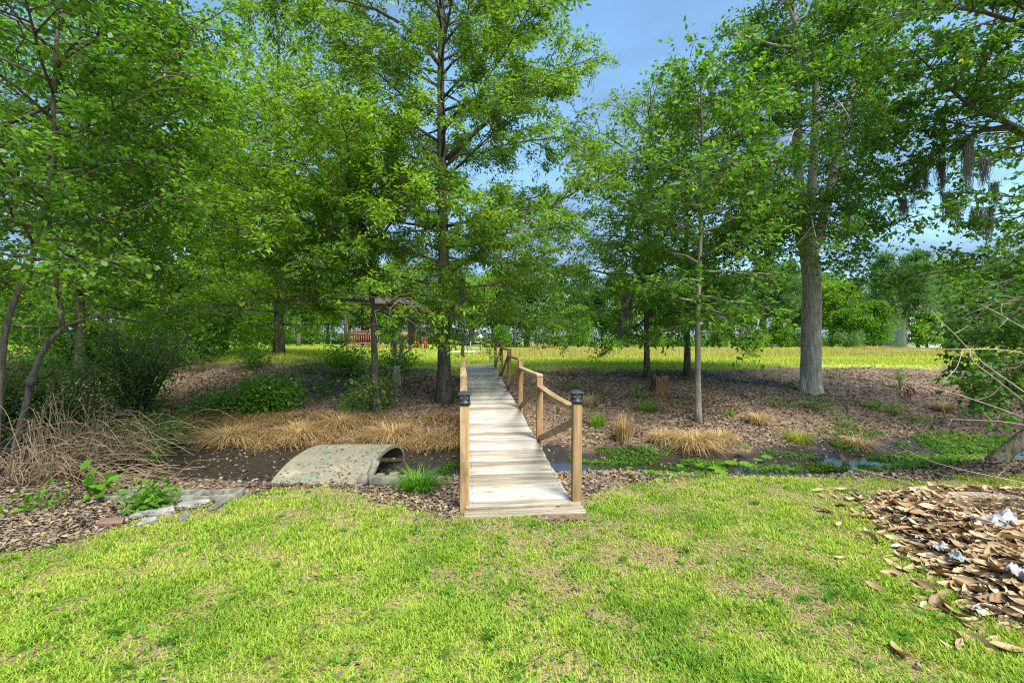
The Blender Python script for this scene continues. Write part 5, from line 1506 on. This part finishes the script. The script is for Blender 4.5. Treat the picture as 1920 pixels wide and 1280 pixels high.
# ------------------------------------------------------------------ pile of magnolia leaves, cloth and fallen branches
def magnolia_pile():
    rg = np.random.default_rng(55); m = MB()
    n = 4600
    y = rg.uniform(2.38, 4.72, n); x = 2.50 + .44 * (y - 2.45) + rg.uniform(0, 1, n) ** .9 * 2.3
    keep = (x > 2.50 + .44 * (y - 2.45) + .14 * vnoise(x, y, 4, 3) + .25 * smooth(2.8, 2.4, y) + .5 * smooth(4.3, 4.72, y)) & ~(((x - 4.35) / .42) ** 2 + ((y - 4.25) / .16) ** 2 < 1)
    x, y = x[keep], y[keep]
    sy_ = rg.uniform(2.3, 4.9, 170); sx_ = 2.50 + .44 * (sy_ - 2.45) - np.abs(rg.normal(0, .22, 170)) + .1
    x = np.concatenate([x, sx_]); y = np.concatenate([y, sy_]); n = len(x)
    z = zt(x, y) + .012 + rg.uniform(0, .06, n) * np.clip(pile_mask(x, y), .1, 1)
    az = rg.uniform(0, 6.283, n); L_ = rg.uniform(.06, .165, n); wd_ = L_ * rg.uniform(.26, .46, n)
    pit = rg.normal(0, .2, n); rol = rg.normal(0, .42, n); cu = rg.uniform(-.5, 1.1, n); tr = rg.uniform(.1, 1.0, n)
    K, J = 6, 4
    t = np.linspace(0, 1, K); s = np.linspace(-1, 1, J + 1)
    prof = np.sin(np.pi * np.clip(t, 0, 1) ** .85) ** .75
    lx = (t[None, :, None] - .5) * L_[:, None, None] + 0 * s[None, None]
    ly = prof[None, :, None] * s[None, None] * wd_[:, None, None] * .5
    lz = cu[:, None, None] * ((t[None, :, None] - .5) ** 2) * L_[:, None, None] + tr[:, None, None] * (np.abs(s)[None, None] ** 1.6) * prof[None, :, None] * wd_[:, None, None] * .35
    cr_, sr = np.cos(rol)[:, None, None], np.sin(rol)[:, None, None]
    ly, lz = ly * cr_ - lz * sr, ly * sr + lz * cr_
    cp, sp = np.cos(pit)[:, None, None], np.sin(pit)[:, None, None]
    lx, lz = lx * cp - lz * sp, lx * sp + lz * cp
    ca, sa = np.cos(az)[:, None, None], np.sin(az)[:, None, None]
    V = np.stack([x[:, None, None] + lx * ca - ly * sa, y[:, None, None] + lx * sa + ly * ca, z[:, None, None] + lz], -1)
    gz = zt(V[..., 0], V[..., 1]) + .003; V[..., 2] = np.maximum(V[..., 2], gz)
    I = np.arange(n * K * (J + 1)).reshape(n, K, J + 1)
    q = np.stack([I[:, :-1, :-1], I[:, 1:, :-1], I[:, 1:, 1:], I[:, :-1, 1:]], -1).reshape(-1, 4)
    m.add(V, q, rnd=np.repeat(np.clip(rg.normal(.52, .24, n), 0, 1), K * (J + 1)))
    tag(m.build('magnolia_leaves', M['magnolia'], smooth_=True), 'heap of large curled tan magnolia leaves on the lawn corner', 'leaf pile', kind='stuff')
    s_ = MB()
    gx_, gy_ = np.meshgrid(np.linspace(-1, 1, 16), np.linspace(-1, 1, 10))
    ra = np.sqrt(gx_ ** 2 + gy_ ** 2)
    X = 4.38 + .55 * gx_; Y = 4.22 + .24 * gy_
    Z = zt(X, Y) + .05 * np.clip(1 - ra ** 2, -.6, 1)
    ii_ = np.arange(160).reshape(10, 16)
    s_.add(np.stack([X, Y, Z], -1), np.stack([ii_[:-1, :-1], ii_[:-1, 1:], ii_[1:, 1:], ii_[1:, :-1]], -1).reshape(-1, 4))
    tag(s_.build('sand_patch', M['sand'], smooth_=True), kind='structure')
    b = MB(); n = 260; K = 6; t = np.linspace(0, 1, K)
    bx = rg.normal(4.45, .38, n); by = rg.normal(3.6, .22, n); az = rg.normal(.2, 1.0, n); L_ = rg.uniform(.1, .45, n)
    P = np.zeros((n, K, 3)); P[:, :, 0] = bx[:, None] + np.cos(az)[:, None] * L_[:, None] * t; P[:, :, 1] = by[:, None] + np.sin(az)[:, None] * L_[:, None] * t
    P += np.cumsum(rg.normal(0, .012, (n, K, 3)), 1)
    P[:, :, 2] = zt(P[:, :, 0], P[:, :, 1]) + .05 + rg.uniform(.0, .10, (n, 1)) + .05 * np.sin(t * 3) 
    b.tubes(P, np.full((n, K), .0022), 4)
    tag(b.build('brushwood', M['twig']), 'fine brown twigs tangled over the leaf heap', 'twigs', kind='stuff')
magnolia_pile()
def cloth(px, py, sx, sy, h, label, seed, rz=0, zo=.045):
    rg = np.random.default_rng(seed); c = G(px, py)
    n1, n2 = 30, 20
    u, v = np.meshgrid(np.linspace(-1, 1, n1), np.linspace(-1, 1, n2))
    e = (1 - .22 * (u * v) ** 2) * (1 + .07 * np.sin(np.arctan2(v, u) * 3 + seed) + .05 * np.sin(np.arctan2(v, u) * 8 + seed))
    X = u * sx * e; Y = v * sy * e
    ca, sa = math.cos(rz), math.sin(rz)
    X, Y = X * ca - Y * sa, X * sa + Y * ca
    Z = .35 * h * np.exp(-(u ** 2 + v ** 2) * 1.1) + .5 * h * np.abs(vnoise(u * 2.2 + seed, v * 2.2, 1.3, 3)) + min(sx, .12) * (.16 * vnoise(u * 2 + seed, v * 2, 1.2, 2) + .05 * vnoise(u * 5 + seed, v * 5, 1.2, 1))
    I = np.arange(n1 * n2).reshape(n2, n1)
    m = MB(); m.add(np.stack([X, Y, Z + zo], -1), np.stack([I[:-1, :-1], I[:-1, 1:], I[1:, 1:], I[1:, :-1]], -1).reshape(-1, 4))
    o = m.build('white_cloth', M['white_cloth'], None, smooth_=True); o.location = c
    sd_ = o.modifiers.new('thickness', 'SOLIDIFY'); sd_.thickness = .004
    tag(o, label, 'cloth scrap')
cloth(1872, 992, .19, .10, .09, 'largest crumpled white cloth draped at the back of the leaf heap', 1, .3)
cloth(1766, 1040, .06, .045, .04, 'small white scrap in the middle of the tan leaves', 2)
cloth(1797, 1058, .06, .045, .045, 'white scrap just in front of the small one among the tan leaves', 3, .6)
cloth(1912, 1085, .12, .045, .04, 'white strip at the photo edge under the broken stick', 4, .3)
cloth(1845, 1150, .07, .04, .01, 'flat pale scrap between leaves and grass', 5, .3, .02)

def branch(name, pts, r0, r1, label, twigs=(), mat='bare_wood'):
    P = resample(pts, 16); c = P[-1].copy(); m = MB()
    m.tubes(P, np.linspace(r0, r1 * .8, 16)[None], 7, wob=.08, rng=np.random.default_rng(len(pts)))
    for tw, ra, rb in twigs:
        Q = resample(tw, 9); m.tubes(Q, np.linspace(ra, rb, 9)[None], 5)
    o = m.build(name, M[mat], None, c); o.location = c
    tag(o, label, 'branch')
# the long level branch and its forked companions: fallen limbs whose butts lie beyond the frame
e = np.array([4.75, 3.9, .35])
branch('dead_branch', [W(1600, 664, 4.5), W(1660, 659, 4.35), W(1740, 656, 4.2), W(1815, 654, 4.1), W(1920, 655, 4.0), W(2000, 700, 3.95), e], .003, .011, 'long level bare branch reaching in across the slope at field height',
       [([W(1805, 654, 4.1), W(1795, 690, 4.05), W(1770, 712, 4.0), W(1765, 730, 4.0)], .005, .002), ([W(1818, 654, 4.1), W(1815, 672, 4.1), W(1860, 705, 4.0), W(1920, 752, 3.9)], .006, .004)])
branch('dead_branch', [W(1745, 582, 4.4), W(1762, 602, 4.35), W(1790, 625, 4.3), W(1812, 645, 4.2), W(1822, 668, 4.2), W(1900, 720, 4.1), W(2010, 800, 4.0), (4.7, 3.95, .05)], .003, .012, 'thin kinked branch hooked over the long level one',
       [([W(1790, 625, 4.3), W(1805, 618, 4.3), W(1812, 612, 4.3)], .004, .002)])
branch('dead_branch', [W(1838, 570, 4.0), W(1878, 590, 3.95), W(1920, 615, 3.9), W(1990, 660, 3.85), (4.8, 3.8, .5)], .003, .009, 'forked bare twig above the level branch in front of the maple leaves',
       [([W(1880, 591, 3.95), W(1876, 578, 3.95), W(1880, 570, 3.95)], .004, .002), ([W(1890, 597, 3.9), W(1872, 615, 3.9)], .003, .0015)])
branch('dead_branch', [W(1690, 715, 4.6), W(1760, 728, 4.5), W(1830, 750, 4.4), W(1920, 782, 4.3), W(2000, 815, 4.2), (5.1, 4.15, .1)], .003, .009, 'bare branch sloping down over the pale leaf litter',
       [([W(1830, 750, 4.4), W(1860, 742, 4.4), W(1880, 720, 4.4)], .003, .0015), ([W(1775, 733, 4.5), W(1768, 760, 4.5), W(1772, 778, 4.5)], .003, .0015)])
branch('dead_branch', [W(1775, 785, 4.6), W(1840, 788, 4.5), W(1890, 790, 4.45), W(1990, 812, 4.4), (5.3, 4.3, .1)], .003, .009, 'short branched twig above the green creek weeds',
       [([W(1785, 786, 4.6), W(1778, 800, 4.6), W(1775, 812, 4.6)], .003, .0015), ([W(1870, 789, 4.45), W(1875, 775, 4.45)], .003, .0015), ([W(1860, 789, 4.45), W(1840, 770, 4.5)], .003, .0015)])
g1 = lambda px, py, up=.0: G(px, py) + np.array([0, 0, up])
branch('fallen_twig', [W(1685, 835, 5.2), W(1735, 862, 4.95), W(1800, 880, 4.75), W(1920, 905, 4.55), W(2010, 925, 4.4)], .003, .008, 'bare twig arching from the creek weeds down to the leaf heap',
       [([W(1700, 845, 5.1), W(1680, 850, 5.1)], .003, .0015), ([W(1870, 893, 4.65), W(1885, 880, 4.7)], .003, .0015)])
branch('fallen_twig', [W(1600, 878, 5.0), W(1660, 892, 4.85), W(1720, 910, 4.7), W(1790, 936, 4.45), W(1900, 955, 4.25)], .003, .007, 'thin twig slanting over the grass from the lawn edge to the leaf heap')
branch('fallen_twig', [W(1595, 922, 4.75), W(1700, 926, 4.65), W(1800, 936, 4.55), W(1930, 935, 4.5), W(2010, 936, 4.45)], .003, .014, 'straight grey stick lying level across the back of the leaf heap')
branch('fallen_twig', [g1(1858, 1190, .01), W(1862, 1160, 2.75), W(1872, 1110, 2.9), W(1876, 1070, 3.0), W(1870, 1062, 3.02), W(1900, 1100, 2.95), W(1930, 1130, 2.9), g1(1960, 1140, .05)], .006, .007, 'bent forked stick standing up out of the leaf heap', mat='twig')

# loose bits on the lawn
def lawn_bits():
    rg = np.random.default_rng(66); m = MB()
    n = 130
    y = 1.9 * (5.2 / 1.9) ** rg.uniform(0, 1, n); x = rg.uniform(-1, 1, n) * y * 1.1
    k = lawn_mask(x, y) > .5; x, y = x[k], y[k]; n = len(x)
    m.leaves(np.stack([x, y, zt(x, y) + .025], 1), rg.normal(0, 1, (n, 3)) * [1, 1, .15], np.array([0, 0, 1.]) + rg.normal(0, .3, (n, 3)), rg.uniform(.022, .055, n), .5, np.clip(rg.normal(.6, .3, n), 0, 1), curl=.25)
    tag(m.build('scattered_leaves', M['litter']), 'single fallen brown leaves scattered on the lawn', 'leaf litter', kind='stuff')
lawn_bits()
